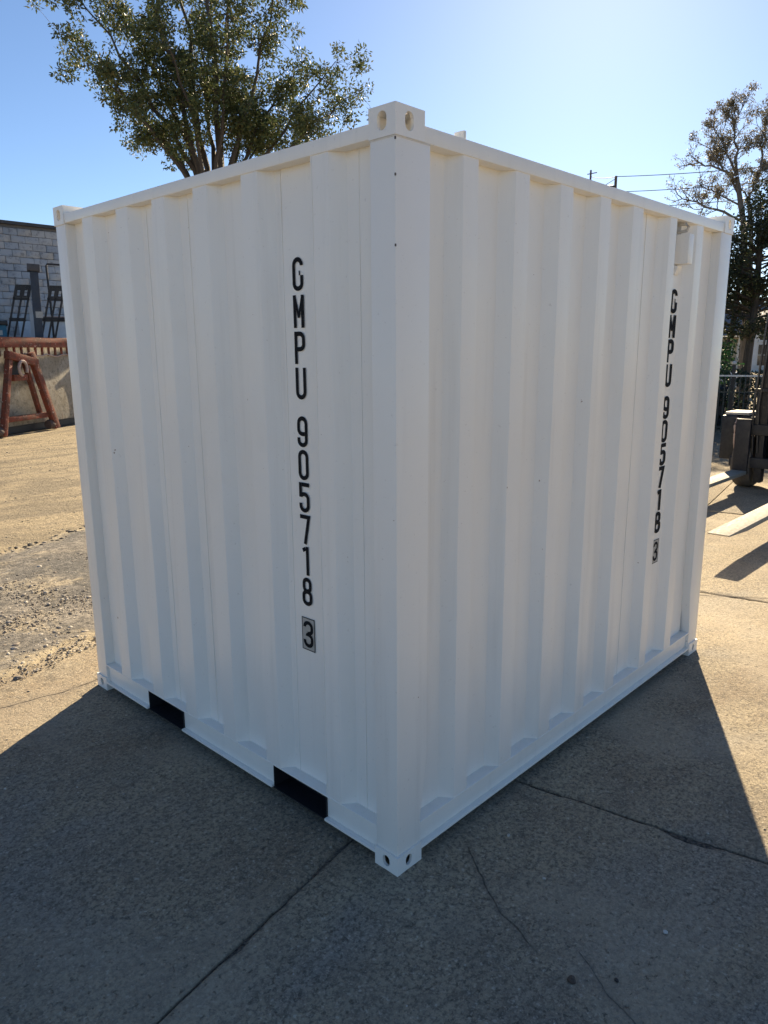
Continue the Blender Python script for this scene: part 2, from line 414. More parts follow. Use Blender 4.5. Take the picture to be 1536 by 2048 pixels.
stones('gravel', pos, sz, mat_stone('gravel_stone', (.07,.066,.062), (.24,.22,.2), (.36,.32,.26), (.14,.1,.075), (.5,.47,.42), (.33,.31,.29)),
       'loose grey gravel scattered over the broken asphalt', 'gravel')
ch = np.column_stack([rng.uniform(-2.5, 3.6, 5000), rng.uniform(5.0, 6.6, 5000)]); pc = patch_field(ch[:, 0], ch[:, 1])
ch = ch[(pc > -.1) & (pc < .22)][:190]; sz = rng.uniform(.006, .032, len(ch))
stones('asphalt_rubble', np.column_stack([ch, sz*.25]), sz, mat_stone('asphalt_lump', (.03,.03,.032), (.07,.066,.064)), 'dark broken asphalt lumps along the far edge of the grey patch', 'rubble')
# grit on the concrete
gp = np.column_stack([rng.uniform(-1.8, 5.0, 700), rng.uniform(-2.2, 4.0, 700)])
inside = (gp[:, 0] > -.02) & (gp[:, 0] < 2.85) & (gp[:, 1] > -.02) & (gp[:, 1] < 2.36)
gp = gp[~inside]; sz = rng.lognormal(math.log(.0032), .45, len(gp)).clip(.0015, .009)
stones('grit', np.column_stack([gp, sz*.3]), sz, mat_stone('grit_stone', (.1,.09,.08), (.35,.32,.28), (.6,.57,.52)), 'tiny loose stones on the concrete', 'grit')
gp = np.column_stack([rng.uniform(-2, 9, 3800), rng.uniform(2.9, 17, 3800)]); sz = rng.lognormal(math.log(.006), .5, len(gp)).clip(.002, .022)
stones('sand_pebbles', np.column_stack([gp, sz*.2-.018]), sz, mat_stone('sand_pebble', (.12,.105,.085), (.36,.31,.24), (.5,.45,.37)), 'small pebbles strewn over the sandy yard at the left', 'pebbles')
for (x, y, s_, m_, lab) in ((.02, -.70, .013, (.075,.05,.035), 'small brown clod lying on the shaded concrete near the container'),
                       (.115, -.80, .007, (.02,.02,.02), 'tiny black pebble lying right of the brown clod'),
                       (.40, -.83, .008, (.6,.58,.54), 'tiny white pebble at the right of the shaded concrete')):
    bm = bmesh.new(); bmesh.ops.create_icosphere(bm, subdivisions=2, radius=s_)
    for v in bm.verts: v.co *= 1 + .5*(mnoise.noise(v.co*90 + Vector((x*50, 0, 0)))); v.co.z *= .6
    me = bpy.data.meshes.new('pebble'); bm.to_mesh(me); bm.free(); me.materials.append(worn('pebble_' + lab[:9], m_, None, 80))
    o = link('pebble', me, None, (x, y, s_*.45)); tag(o, lab, 'pebble', 'pebbles on the concrete')

# ------------------------------------------------------------------ shipping container
LX, LY, HH = 2.822, 2.336, 2.591
box = empty('shipping_container', (0, 0, 0))
tag(box, 'small white corrugated steel shipping container standing on the concrete yard', 'container')
PW = .165            # post width along the long side
CH = .088            # height of the corner castings
ZB, ZT = .155, 2.507 # top of bottom rail, underside of top rail

def fillet(pts, rad=.0055, seg=4):
    out = [pts[0]]
    for a, b, c in zip(pts[:-2], pts[1:-1], pts[2:]):
        a, b, c = Vector(a), Vector(b), Vector(c); u = (a-b).normalized(); v = (c-b).normalized()
        ang = math.acos(max(-1, min(1, u.dot(v)))); tl = min(rad/math.tan(ang/2), (a-b).length*.45, (c-b).length*.45)
        p0, p1 = b+u*tl, b+v*tl
        for k in range(seg+1):
            s = k/seg; out.append(tuple(p0*(1-s)**2 + b*2*s*(1-s) + p1*s*s))
    out.append(pts[-1]); return out
def corr(name, crests, s0, s1, fn, parent, slope=.039, depth=.054, outer=.005, zs=(ZB-.004, ZT+.004)):
    """corrugated sheet: s runs along the wall, depth goes inwards; fn maps (s, depth, z) to xyz"""
    prof = [(s0, depth)]
    for a, b in crests: prof += [(a-slope, depth), (a, outer), (b, outer), (b+slope, depth)]
    prof.append((s1, depth)); prof = fillet(prof)
    m = MB(); n = len(prof); nz = 40; th = .003
    for off in (0, th):
        vs = []
        for kz in range(nz+1):
            z = zs[0] + (zs[1]-zs[0])*kz/nz; ed = min(1, kz/2, (nz-kz)/2)
            for s, d in prof: vs.append(fn(s, d+off+ed*.0022*mnoise.noise((s*4.1, z*2.3, 3.7)) + ed*.0010*mnoise.noise((s*11, z*6, 8.1)), z))
        m.add(vs, [(kz*n+i, kz*n+i+1, (kz+1)*n+i+1, (kz+1)*n+i) for kz in range(nz) for i in range(n-1)])
    o = m.build(name, WHITE, parent, smooth=True, angle=35); return o
LC = [(.300,.386), (.675,.770), (.992,1.087), (1.303,1.400), (1.613,1.712), (1.945,2.046)]
RC = [(.336,.420), (.643,.734), (.954,1.049), (1.277,1.368), (1.582,1.684), (1.985,2.064), (2.318,2.407)]
lf = lambda s, d, z: (d, s, z)
rf = lambda s, d, z: (s, d, z)
side_l = corr('side_wall', LC, .10, LY-.10, lf, box); tag(side_l, 'shaded bluish side wall with the large lettering')
side_r = corr('side_wall', RC, .15, LX-.15, rf, box); tag(side_r, 'warm lit side wall with the vent box')
back = [(.35+.31*i, .44+.31*i) for i in range(6)]
corr('side_wall', back, .10, LY-.10, lambda s, d, z: (LX-d, s, z), box)
corr('side_wall', [(.33+.31*i, .42+.31*i) for i in range(7)], .15, LX-.15, lambda s, d, z: (s, LY-d, z), box)
# roof sheet with shallow ribs, floor, cross members
m = MB()
prof = fillet([(.03, 2.53)] + [q for i in range(10) for q in ((.2+.25*i, 2.53), (.23+.25*i, 2.545), (.31+.25*i, 2.545), (.34+.25*i, 2.53))] + [(LX-.03, 2.53)], .005, 2)
n = len(prof); m.add([(s, y, z) for y in (.03, LY-.03) for s, z in prof], [(i, i+1, n+i+1, n+i) for i in range(n-1)])
m.build('roof_sheet', WHITE, box, smooth=True)
MB().box(.05, LX-.05, .05, LY-.05, .125, .15).build('floor', BLACKP, box)
for i in range(8): MB().box(.25+.33*i, .29+.33*i, .07, LY-.07, .06, .122).build('cross_member', BLACKP, box)

# ---- corner castings, hollow with oval apertures
def stadium(cx, cz, w_, h_, n=20):
    out = []
    for k in range(n):
        a = 2*math.pi*k/n; x, z = math.cos(a), math.sin(a)
        r_ = w_/2; st = max(0, h_/2-r_)
        out.append((cx + r_*x, cz + r_*z + (st if z > 1e-6 else -st if z < -1e-6 else 0)))
    return out
def plate_hole(m, w_, h_, hole, fn, th=.012):
    """rectangular plate (0..w, 0..h) with a hole, thickness inwards; fn(a, b, depth) -> xyz"""
    n = len(hole); cx = sum(q[0] for q in hole)/n; cz = sum(q[1] for q in hole)/n
    outer = []
    for x, z in hole:
        dx, dz = x-cx, z-cz; k = min([((w_-cx) if dx > 0 else -cx)/dx if abs(dx) > 1e-9 else 1e9, ((h_-cz) if dz > 0 else -cz)/dz if abs(dz) > 1e-9 else 1e9])
        outer.append((cx+dx*k, cz+dz*k))
    corners = [(0,0),(w_,0),(w_,h_),(0,h_)]
    ch = .003
    hole2 = [(cx+(x-cx)*(1-ch/ .02*.12), cz+(z-cz)*(1-ch/.02*.12)) for x, z in hole]
    vs = [fn(a, b, 0) for a, b in outer] + [fn(a, b, 0) for a, b in hole] + [fn(a, b, ch) for a, b in hole2] + [fn(a, b, th) for a, b in hole2] + [fn(a, b, 0) for a, b in corners]
    fs = []
    for i in range(n):
        j = (i+1) % n; fs += [(i, j, n+j, n+i), (n+i, n+j, 2*n+j, 2*n+i), (2*n+i, 2*n+j, 3*n+j, 3*n+i)]
        # corner triangles
        a, b = outer[i], outer[j]
        for c_i, c_ in enumerate(corners):
            if (abs(a[0]-c_[0]) < 1e-6 and abs(b[1]-c_[1]) < 1e-6 and (a[0]-b[0])*(a[1]-b[1]) != 0) or (abs(a[1]-c_[1]) < 1e-6 and abs(b[0]-c_[0]) < 1e-6 and (a[0]-b[0])*(a[1]-b[1]) != 0):
                if min(abs(a[0]-c_[0])+abs(a[1]-c_[1]), 9) < w_ and abs(a[0]-c_[0]) < w_*.8 and abs(b[0]-c_[0]) < w_*.8: fs.append((i, 4*n+c_i, j))
    # inner skin of the plate
    b0 = len(vs); vs += [fn(a, b, th) for a, b in outer] + [fn(a, b, th) for a, b in hole2]
    fs += [(b0+i, b0+(i+1) % n, b0+n+(i+1) % n, b0+n+i) for i in range(n)]
    m.add(vs, fs)
def casting(cx, cy, cz, sx, sy, top, W=.134, D=.110, H=CH):
    """sx, sy: +1 when the outer faces look towards -x / -y"""
    m = MB()
    fx = lambda a: cx + sx*a; fy = lambda a: cy + sy*a
    hh = .054 if top else .044; hw = .040 if top else .035
    plate_hole(m, D, H, stadium(D*.50, H*.52, hw, hh), lambda a, b, d: (fx(d), fy(a), cz+b))
    plate_hole(m, W, H, stadium(W*.47, H*.52, hw, hh), lambda a, b, d: (fx(a), fy(d), cz+b))
    if top: plate_hole(m, W, D, stadium(W*.5, D*.5, .045, .07), lambda a, b, d: (fx(a), fy(b), cz+H-d))
    else: m.add([(fx(0),fy(0),cz),(fx(W),fy(0),cz),(fx(W),fy(D),cz),(fx(0),fy(D),cz)], [(0,1,2,3)])
    # inner walls against the rails
    m.add([(fx(W),fy(0),cz),(fx(W),fy(D),cz),(fx(W),fy(D),cz+H),(fx(W),fy(0),cz+H)], [(0,1,2,3)])
    m.add([(fx(0),fy(D),cz),(fx(W),fy(D),cz),(fx(W),fy(D),cz+H),(fx(0),fy(D),cz+H)], [(0,1,2,3)])
    zc = cz+H if not top else cz
    m.add([(fx(0),fy(0),zc),(fx(W),fy(0),zc),(fx(W),fy(D),zc),(fx(0),fy(D),zc)], [(0,1,2,3)])
    return m.build('corner_casting', WHITE, box)
for cx, sx in ((-.0015, 1), (LX+.0015, -1)):
    for cy, sy in ((-.0015, 1), (LY+.0015, -1)):
        casting(cx, cy, HH-CH, sx, sy, True); casting(cx-sx*.003, cy-sy*.003, 0, sx, sy, False, .134, .114, .074)
# ---- corner posts (foot of the post tapers towards the casting)
for cx, sx in ((0, 1), (LX, -1)):
    for cy, sy in ((0, 1), (LY, -1)):
        poly = [(.003, .074), (.130, .074), (.130, .16), (.150, .30), (PW, .42), (PW, HH-CH), (.003, HH-CH)]
        if sy > 0 or True:
            MB().prism(poly, lambda a, z: (cx+sx*a, cy+sy*.003, z), lambda a, z: (cx+sx*a, cy+sy*.108, z)).build('corner_post', WHITE, box, bevel=.004)
# weld lines under the castings and scuffs on the near arris
for x0, x1, y0, y1 in ((.0005, .133, .0005, .109),):
    MB().box(x0+.001, PW-.002, y0+.001, y0+.004, HH-CH-.0045, HH-CH-.0005).build('weld_line', SEAL, box)
    MB().box(x0+.001, x0+.004, y0+.004, .107, HH-CH-.0045, HH-CH-.0005).build('weld_line', SEAL, box)
for z in (2.39, 2.19, 2.49):
    MB().box(.0012, .0055, .0012, .0055, z, z+.008).build('scuff', DARKMARK, box, bevel=.001)
# ---- rails
ct = HH-.040
def rail(name, a0, a1, axis, side, z0, z1, d0, d1):
    m = MB()
    if axis == 'y':
        x = (d0, d1) if side < 0 else (LX-d1, LX-d0); m.box(x[0], x[1], a0, a1, z0, z1)
    else:
        y = (d0, d1) if side < 0 else (LY-d1, LY-d0); m.box(a0, a1, y[0], y[1], z0, z1)
    return m.build(name, WHITE, box, bevel=.003)
for side in (-1, 1):
    rail('top_rail', .110, LY-.110, 'y', side, ZT, ct, .001, .085)
    rail('top_rail', .134, LX-.134, 'x', side, ZT-.004, ct, .001, .085)
# bottom rails: right and far ones plain, both short sides cut for the fork pockets
POCK = [(.395, .733), (1.447, 1.782)]
for side in (-1, 1):
    rail('bottom_rail', .131, LX-.131, 'x', side, ZB-.008, ZB, .003, .085)
    rail('rail_web', .131, LX-.131, 'x', side, .054, ZB-.0085, .019, .085)
    rail('rail_flange', .131, LX-.131, 'x', side, .042, .0535, -.003, .085)
    ys = [.109] + [q for pq in POCK for q in pq] + [LY-.109]
    rail('bottom_rail', .109, LY-.109, 'y', side, ZB-.007, ZB, .003, .085)
    for a, b in zip(ys[::2], ys[1::2]):
        rail('rail_web', a, b, 'y', side, .052, ZB-.0075, .017, .085)
        rail('rail_flange', a, b, 'y', side, .040, .0515, -.003, .085)
for a, b in POCK:
    m = MB(); m.box(.012, LX-.012, a, a+.004, .042, ZB-.007).box(.012, LX-.012, b-.004, b, .042, ZB-.007)
    m.box(.012, LX-.012, a+.0045, b-.0045, ZB-.010, ZB-.007).box(.004, LX-.004, a+.0045, b-.0045, .040, .044).box(.10, .105, a+.0045, b-.0045, .045, ZB-.0105)
    tag(m.build('fork_pocket', BLACKP, box), 'black open forklift pocket cut in the bottom rail')
# ---- vertical weld seams on the sheets
for s in (.600, .205, 1.20, 1.53): MB().box(.0515, .0545, s, s+.0030, ZB, ZT).build('weld_seam', WHITE, side_l)
for s in (.428, .742, 1.056, 1.82, 1.374): 
    d = .0515 if s == 1.82 else None
    if d: MB().box(s, s+.0030, d, .0545, ZB, ZT).build('weld_seam', WHITE, side_r)
for s in (.3780,): MB().box(.0032, .0062, s, s+.002, ZB, ZT).build('weld_seam', WHITE, side_l)
# ---- small block on the roof edge
MB().box(.336, .350, .006, .046, ct+.0005, ct+.027).build('roof_bracket', WHITE, box, bevel=.003)

# ---- vent box on the right wall
vx = 2.205
m = MB(); m.prism([(.053, 2.30), (-.016, 2.30), (-.016, 2.445), (.053, 2.445)], lambda d, z: (vx-.030, d, z), lambda d, z: (vx+.030, d, z))
vent = m.build('vent_box', WHITE, box, bevel=.004)
m = MB()
m.prism([(.053, 2.250), (.046, 2.250), (.030, 2.294), (.053, 2.294)], lambda d, z: (vx-.030, d, z), lambda d, z: (vx+.020, d, z)); m.build('vent_skirt', WHITE, vent, bevel=.003)
m = MB()
m.tube([(vx-.02, .052, 2.455), (vx-.02, .004, 2.460), (vx-.02, -.004, 2.478), (vx-.02, .010, 2.492), (vx-.02, .052, 2.494)], .008, 8); m.build('lashing_ring', worn('dull_steel', (.6,.57,.52), (.4,.36,.3), 40, .5, 0), box, smooth=True)
MB().box(vx-.04, vx+.02, 0.050, .0535, 2.452, 2.499).build('ring_plate', GREYP, box)

# ---- lettering: stroke glyphs in a 1 x 2 cell
def arc(cx, cy, rx, ry, a0, a1, n=8):
    return [(cx+rx*math.cos(R(a0+(a1-a0)*k/n)), cy+ry*math.sin(R(a0+(a1-a0)*k/n))) for k in range(n+1)]
SW = .27
q = SW/2
GL = {
 'G': [[(1-q, 1.5)] + arc(.5, 2-q-.36, .5-q, .36, 0, 180) + arc(.5, q+.3, .5-q, .3, 180, 360) + [(1-q, .92)], [(1-q*2-.002, .92+q), (.62, .92+q)]],
 'M': [[(q, 0), (q*.85, 1.98)], [(q*.9, 1.97), (.5, .62)], [(1-q*.9, 1.97), (.5, .62)], [(1-q, 0), (1-q*.85, 1.98)]],
 'P': [[(q, 0), (q, 2-.001)], [(q+q, 2-q)] + arc(.52, 2-q-.3, .48-q, .3, 90, 0) + arc(.52, .92+.3, .48-q, .3, 0, -90) + [(q*2, .92)]],
 'U': [[(q, 2)] + arc(.5, q+.34, .5-q, .34, 180, 360) + [(1-q, 2)]],
 '0': [arc(.5, 2-q-.34, .5-q, .34, 0, 180) + arc(.5, q+.34, .5-q, .34, 180, 360) + [(1-q, 2-q-.34)]],
 '9': [[(1-q, .98)] + arc(.5, 2-q-.34, .5-q, .34, 0, 180) + arc(.5, .86+.3, .5-q, .3, 180, 270) + [(.72, .86)], [(1-q, 1.0)] + arc(.5, q+.32, .5-q, .32, 0, -180) + [(q, .62)]],
 '5': [[(1, 2-q), (q*2, 2-q)], [(q, 2), (q, 1.02)], arc(.5, 1.24-.3, .5-q, .3, 150, 0) + arc(.5, q+.32, .5-q, .32, 0, -180) + [(q, .62)]],
 '7': [[(0, 2-q), (1-q, 2-q), (.44, 0)]],
 '1': [[(.62, 0), (.62, 2)], [(.62-q, 1.86), (.18, 1.70)]],
 '8': [arc(.5, 2-q-.3, .45-q, .3, 0, 180) + arc(.5, 1.04+.26, .45-q, .26, 180, 360) + [(.95-q, 2-q-.3)], arc(.5, 1.0-.28, .5-q, .28, 0, 180) + arc(.5, q+.3, .5-q, .3, 180, 360) + [(1-q, .72)]],
 '3': [[(q, 1.52)] + arc(.5, 2-q-.32, .5-q, .32, 180, 0) + arc(.42, 1.06+.28, .58-q, .28, 0, -90), [(.44, 1.02)] + arc(.42, .98-.3, .58-q, .3, 90, 0) + arc(.5, q+.32, .5-q, .32, 0, -180) + [(q, .56)]],
}
def ribbon(pts, wd):
    pts = [Vector((*p, 0)) for p in pts]
    cl = [pts[0]]
    for p in pts[1:]:
        if (p-cl[-1]).length > 1e-3: cl.append(p)
    pts = cl; closed = (pts[0]-pts[-1]).length < 1e-2
    if closed: pts = pts[:-1]
    n = len(pts); L_, R_ = [], []
    for i, p in enumerate(pts):
        a = pts[i-1] if (i > 0 or closed) else None; b = pts[(i+1) % n] if (i < n-1 or closed) else None
        d1 = (p-a).normalized() if a is not None else None; d2 = (b-p).normalized() if b is not None else None
        d1 = d1 or d2; d2 = d2 or d1
        t_ = (d1+d2).normalized(); nn = Vector((-t_.y, t_.x, 0)); k_ = 1/max(.45, nn.dot(Vector((-d1.y, d1.x, 0))))
        L_.append(p+nn*wd/2*k_); R_.append(p-nn*wd/2*k_)
    fs = [(i, i+1, n+i+1, n+i) for i in range(n-1)] + ([(n-1, 0, n, 2*n-1)] if closed else [])
    return L_+R_, fs
def glyph(ch, w_, h_, fn, parent, th=.0032, bold=1.0):
    m = MB()
    for k_, st in enumerate(GL[ch]):
        vs, fs = ribbon(st, SW*(.72 if ch == 'M' and k_ in (1, 2) else 1)*bold); m.add([fn((v.x-.5)*w_, v.y/2*h_, th+k_*.0003) for v in vs], fs)
    me = m.mesh('painted_character', LETTER)
    return link('painted_character', me, parent)
def string_col(chars, tops, h_, w_, fn, parent, bold=1.0):
    for c_, zt in zip(chars, tops): glyph(c_, w_, h_, (lambda zt: lambda a, b, d: fn(a, zt-h_+b, d))(zt), parent, bold=bold)
def left_fn(yc): return lambda a, z, d: (.054-d, yc-a, z)
topsL = [2.197-.1245*k_ for k_ in range(4)] + [1.652-.1213*k_ for k_ in range(6)]
def lf_fn(a, z, d): return (.054-d, .520-a, 1.886 + (z-1.886)*1.031)
string_col('GMPU905718', topsL, .112, .058, lf_fn, side_l)
def rf_fn(a, z, d): return (2.204+a, .054-d, 1.886 + (z-1.886)*1.034)
topsR = [2.168-.1225*k_ for k_ in range(4)] + [1.636-.1225*k_ for k_ in range(6)]
string_col('GMPU905718', topsR, .113, .076, rf_fn, side_r, 1.35)
for fn, zt, wd, par in ((lf_fn, .884, .076, side_l), (rf_fn, .872, .082, side_r)):
    m = MB(); a = wd/2; h_ = .132
    m.add([fn(-a, zt-h_, .0026), fn(a, zt-h_, .0026), fn(a, zt, .0026), fn(-a, zt, .0026)], [(0,1,2,3)]); m.build('check_digit_plate', GREYP, par)
    m = MB(); e = .0035
    for (x0, x1, z0, z1) in ((-a, a, zt-e, zt), (-a, a, zt-h_, zt-h_+e), (-a, -a+e, zt-h_+e, zt-e), (a-e, a, zt-h_+e, zt-e)):
        m.add([fn(x0, z0, .0031), fn(x1, z0, .0031), fn(x1, z1, .0031), fn(x0, z1, .0031)], [(0,1,2,3)])
    m.build('check_digit_border', LETTER, par)
    glyph('3', .058, .108, lambda p, b, d, fn=fn, zt=zt: fn(p, zt-.120+b, d+.0006), par)

# ------------------------------------------------------------------ trees
def mat_leaf(name, a, b, c2=None):
    t = NT(name); g = t.n('ShaderNodeNewGeometry').outputs['Random Per Island']
    cc = t.ramp(g, (0.0, a), (.7, b), (1.0, c2 or b))
    t.set(cc, .55, None, 0, .4)
    tr = t.n('ShaderNodeBsdfTranslucent'); t.l(cc, tr.inputs[0]); mx = t.n('ShaderNodeMixShader'); mx.inputs[0].default_value = .32
    t.l(t.p.outputs[0], mx.inputs[1]); t.l(tr.outputs[0], mx.inputs[2]); t.l(mx.outputs[0], t.o.inputs[0])
    return t.m
BARK = worn('grey_brown_bark', (.085, .07, .058), (.045, .038, .032), 9, .9, bumpd=.01, fine=30)
PALEBARK = worn('pale_grey_bark', (.2, .175, .15), (.1, .085, .07), 9, .9, bumpd=.01, fine=30)
def leaves_mesh(name, centers, radii, counts, ln, wd, mat, droop=.4):
    C_ = np.repeat(centers, counts, 0); rr = np.repeat(radii, counts)
    n = len(C_)
    d = rng.normal(size=(n, 3)); d /= np.linalg.norm(d, axis=1)[:, None]
    r_ = rr*rng.random(n)**.45
    P = C_ + d*r_[:, None]*np.array([1, 1, .8])
    ax = rng.normal(size=(n, 3)) + d*.9; ax[:, 2] -= droop; ax /= np.linalg.norm(ax, axis=1)[:, None]
    sd = np.cross(ax, rng.normal(size=(n, 3))); sd /= np.linalg.norm(sd, axis=1)[:, None]
    nn = np.cross(ax, sd)
    L = (ln*rng.uniform(.65, 1.3, n))[:, None]; W_ = (wd*rng.uniform(.7, 1.3, n))[:, None]
    V = np.stack([P, P+ax*L*.45+sd*W_+nn*W_*.35, P+ax*L, P+ax*L*.45-sd*W_+nn*W_*.35], 1).reshape(-1, 3)
    b = (np.arange(n)*4)[:, None]
    F = np.concatenate([b+np.array([[0, 1, 2]]), b+np.array([[0, 2, 3]])], 1).reshape(-1, 3)
    me = bpy.data.meshes.new(name)
    me.vertices.add(len(V)); me.vertices.foreach_set('co', V.ravel().astype(np.float32))
    me.loops.add(F.size); me.loops.foreach_set('vertex_index', F.ravel().astype(np.int32))
    me.polygons.add(len(F)); me.polygons.foreach_set('loop_start', np.arange(0, F.size, 3, dtype=np.int32))
    me.update(calc_edges=True); me.materials.append(mat); return me
def bez(a, b, c, n): return [a*(1-t)**2 + b*2*t*(1-t) + c*t*t for t in np.linspace(0, 1, n)]
def wobble(pts, amt):
    return [p + Vector(rng.normal(size=3))*amt*min(1, 4*i/len(pts)) for i, p in enumerate(pts)]
def curve_branch(mb, a, c, r0_, r1_, bend, n=8, sides=6, wob=.03):
    a, c = Vector(a), Vector(c); mid = (a+c)/2 + Vector(bend)
    pts = wobble(bez(a, mid, c, n), wob*(c-a).length/n*2); rad = list(np.linspace(r0_, r1_, n)); mb.tube(pts, rad, sides, False); return pts

# frames for laying out things across the line of sight of the yard
def axes(az_deg):
    a = R(az_deg); f_ = Vector((math.cos(a), math.sin(a), 0)); return Vector((math.sin(a), -math.cos(a), 0)), f_
# --- big multi-stemmed evergreen behind the container
base = Vector((15.3, 23.05, -.03)); sx_, dp_ = axes(56); TS = 1.5
tree = empty('tree', base); tag(tree, 'tall leafy evergreen with many spreading stems behind the white container', 'tree')
def T(l, z, d=0): return (sx_*(l*(.80 if l < 0 else .93)) + dp_*d + Vector((0, 0, z-.62)))*TS
wood = MB(); fork = T(0, 4.7)
wood.tube(wobble([Vector((0, 0, 0)), T(.03, 2.0), T(-.04, 3.2), fork], .04), [.46, .40, .36, .33], 10)
stems = [(-4.05, 9.1, .5), (-3.3, 8.1, -.8), (-3.0, 10.4, .9), (-2.2, 7.5, .6), (-2.1, 11.6, -.6), (-1.3, 9.0, -1.6), (-1.0, 12.2, .6), (-.3, 10.2, 1.6), (.1, 12.8, -.3),
         (.6, 9.4, -1.4), (1.0, 11.9, .8), (1.5, 8.6, 1.2), (1.95, 10.3, -.6), (2.5, 9.0, .7), (3.3, 8.75, -.2), (4.0, 8.3, .3), (3.0, 7.4, -.9), (-3.7, 9.8, -.3), (1.7, 7.6, .8)]
cent, rad_, cnt = [], [], []
for (l, z, d) in stems:
    tip = T(l, z, d); L_ = (tip-fork).length
    st = fork + T(random.uniform(-.12, .12)+l*.06, .62 + random.uniform(-.1, .5), random.uniform(-.1, .1))
    pts = curve_branch(wood, st, tip, .045+.008*L_, .014, T(-l*.14, .62+.25, -d*.2), 11, 6, .05)
    ns = int(3+L_*1.05)
    for k_ in range(ns):
        tt = random.uniform(.30, 1.0)**.75; p = pts[min(10, int(tt*10))]
        side = Vector(rng.normal(size=3)); side.z = side.z*.5+.25; side.normalize()
        c_ = p + side*random.uniform(.15, .85)*(1.12-tt*.5)*TS
        if k_ == 0: c_ = tip
        zl = c_.z/TS + .62; lat = abs(c_.dot(sx_))/TS
        if k_ and zl < 6.35 + lat*.28: continue
        if k_: curve_branch(wood, p, c_, .020, .008, Vector((0, 0, -.12)), 6, 4, .06)
        for s_ in range(random.choice((3, 4, 5)) + (4 if k_ == 0 else 0)):
            c2 = c_ + Vector(rng.normal(size=3))*(.44 if k_ == 0 else .32)
            cent.append(c2[:]); r_ = random.uniform(.20, .42); rad_.append(r_); cnt.append(int(260*r_**1.2*random.uniform(.7, 1.3)))
            curve_branch(wood, c_, c2, .009, .004, (0, 0, .05), 4, 3, .1)
wood.build('trunk', BARK, tree, smooth=True)
LEAF = mat_leaf('eucalypt_leaf', (.050, .074, .030), (.105, .130, .050), (.16, .15, .065))
me = leaves_mesh('crown', np.array(cent), np.array(rad_), np.array(cnt), .145, .032, LEAF, .1)
link('crown', me, tree)

# --- sparse tree and dark dense tree at the right
def grow(wood, tips, p, d, ln, r_, lvl, maxl, spread=.75, upb=.12):
    n = 4; pts = [Vector(p)]; dd = Vector(d).normalized()
    for k_ in range(n):
        dd = (dd + Vector(rng.normal(size=3))*.17 + Vector((0, 0, upb*.3))).normalized(); pts.append(pts[-1] + dd*ln/n)
    wood.tube(pts, list(np.linspace(r_, r_*.62, n+1)), 6 if lvl < 2 else 4 if lvl < 3 else 3, False)
    if lvl >= maxl: tips.append((pts[-1][:], dd[:])); tips.append((pts[2][:], dd[:])); return
    kids = 3 if lvl < 2 else random.choice((2, 3, 4))
    for k_ in range(kids):
        s_ = Vector(rng.normal(size=3)); s_ = (s_ - dd*s_.dot(dd)).normalized()
        nd = (dd + s_*random.uniform(.45, 1.0)*spread + Vector((0, 0, upb))).normalized()
        q_ = pts[random.choice((2, 3, 4, 4))] if k_ else pts[-1]
        grow(wood, tips, q_, nd, ln*random.uniform(.6, .8), r_*random.uniform(.5, .66), lvl+1, maxl, spread, upb)
b2 = Vector((22.06, 6.06, -.045)); t2 = empty('tree', b2)
tag(t2, 'thin nearly bare tree with pale branches and sparse brown leaves rising past the container corner', 'tree')
wood = MB(); tips = []
def W2(x, y, z): return Vector((x, y, z)) - b2
main = [W2(22.06, 6.06, -.045), W2(22.06, 6.07, 2.6), W2(21.95, 6.40, 5.3), W2(21.86, 6.67, 6.7)]
wood.tube(wobble(main, .02), [.13, .11, .085, .06], 8)
wood.tube(wobble([W2(22.06,6.07,3.4), W2(21.98,6.2,5.2), W2(21.975, 6.33, 6.05)], .01), [.07, .06, .05], 6)
limbs = [((21.95,6.45,5.45), (21.36,8.0,6.2), .045), ((21.86,6.67,6.7), (21.80,6.85,8.2), .05), ((21.86,6.67,6.7), (21.43,7.8,7.1), .04), ((21.9,6.6,6.2), (21.5,7.5,7.6), .035),
         ((21.86,6.67,6.7), (21.6,7.3,8.0), .035), ((21.975,6.33,6.05), (22.06,6.08,6.75), .04), ((21.975,6.33,6.05), (21.81,6.8,6.5), .025), ((22.06,6.08,6.75), (22.05,6.1,8.1), .035),
         ((22.06,6.08,6.75), (22.3,5.3,7.8), .035), ((21.9,6.55,5.9), (21.4,7.7,6.5), .03), ((21.80,6.85,8.0), (21.85,6.7,8.45), .025), ((21.95,6.4,5.3), (22.4,5.4,6.4), .035)]
for a, c_, r_ in limbs:
    a, c_ = W2(*a), W2(*c_); pts = curve_branch(wood, a, c_, r_, r_*.35, (0, 0, .12), 8, 5, .08)
    for k_ in range(2, 8):
        for q_ in range(random.choice((2, 2, 3))):
            d_ = ((c_-a).normalized()*.6 + Vector(rng.normal(size=3))*.8 + Vector((0, 0, .35))).normalized()
            grow(wood, tips, pts[k_], d_, random.uniform(.2, .38), r_*.38, 2, 4, .9, .15)
wood.build('trunk', PALEBARK, t2, smooth=True)
tp = np.array([q_[0] for q_ in tips]); sel = rng.random(len(tp)) < .8; tp = tp[sel]
clump = fbm(tp[:, 1], tp[:, 2], 1.6, 3, 44)
link('crown', leaves_mesh('crown', tp, np.full(len(tp), .09), np.where(clump > .50, 8, 3), .055, .017, mat_leaf('dry_leaf', (.12, .11, .07), (.19, .17, .115), (.28, .25, .18)), .2), t2)

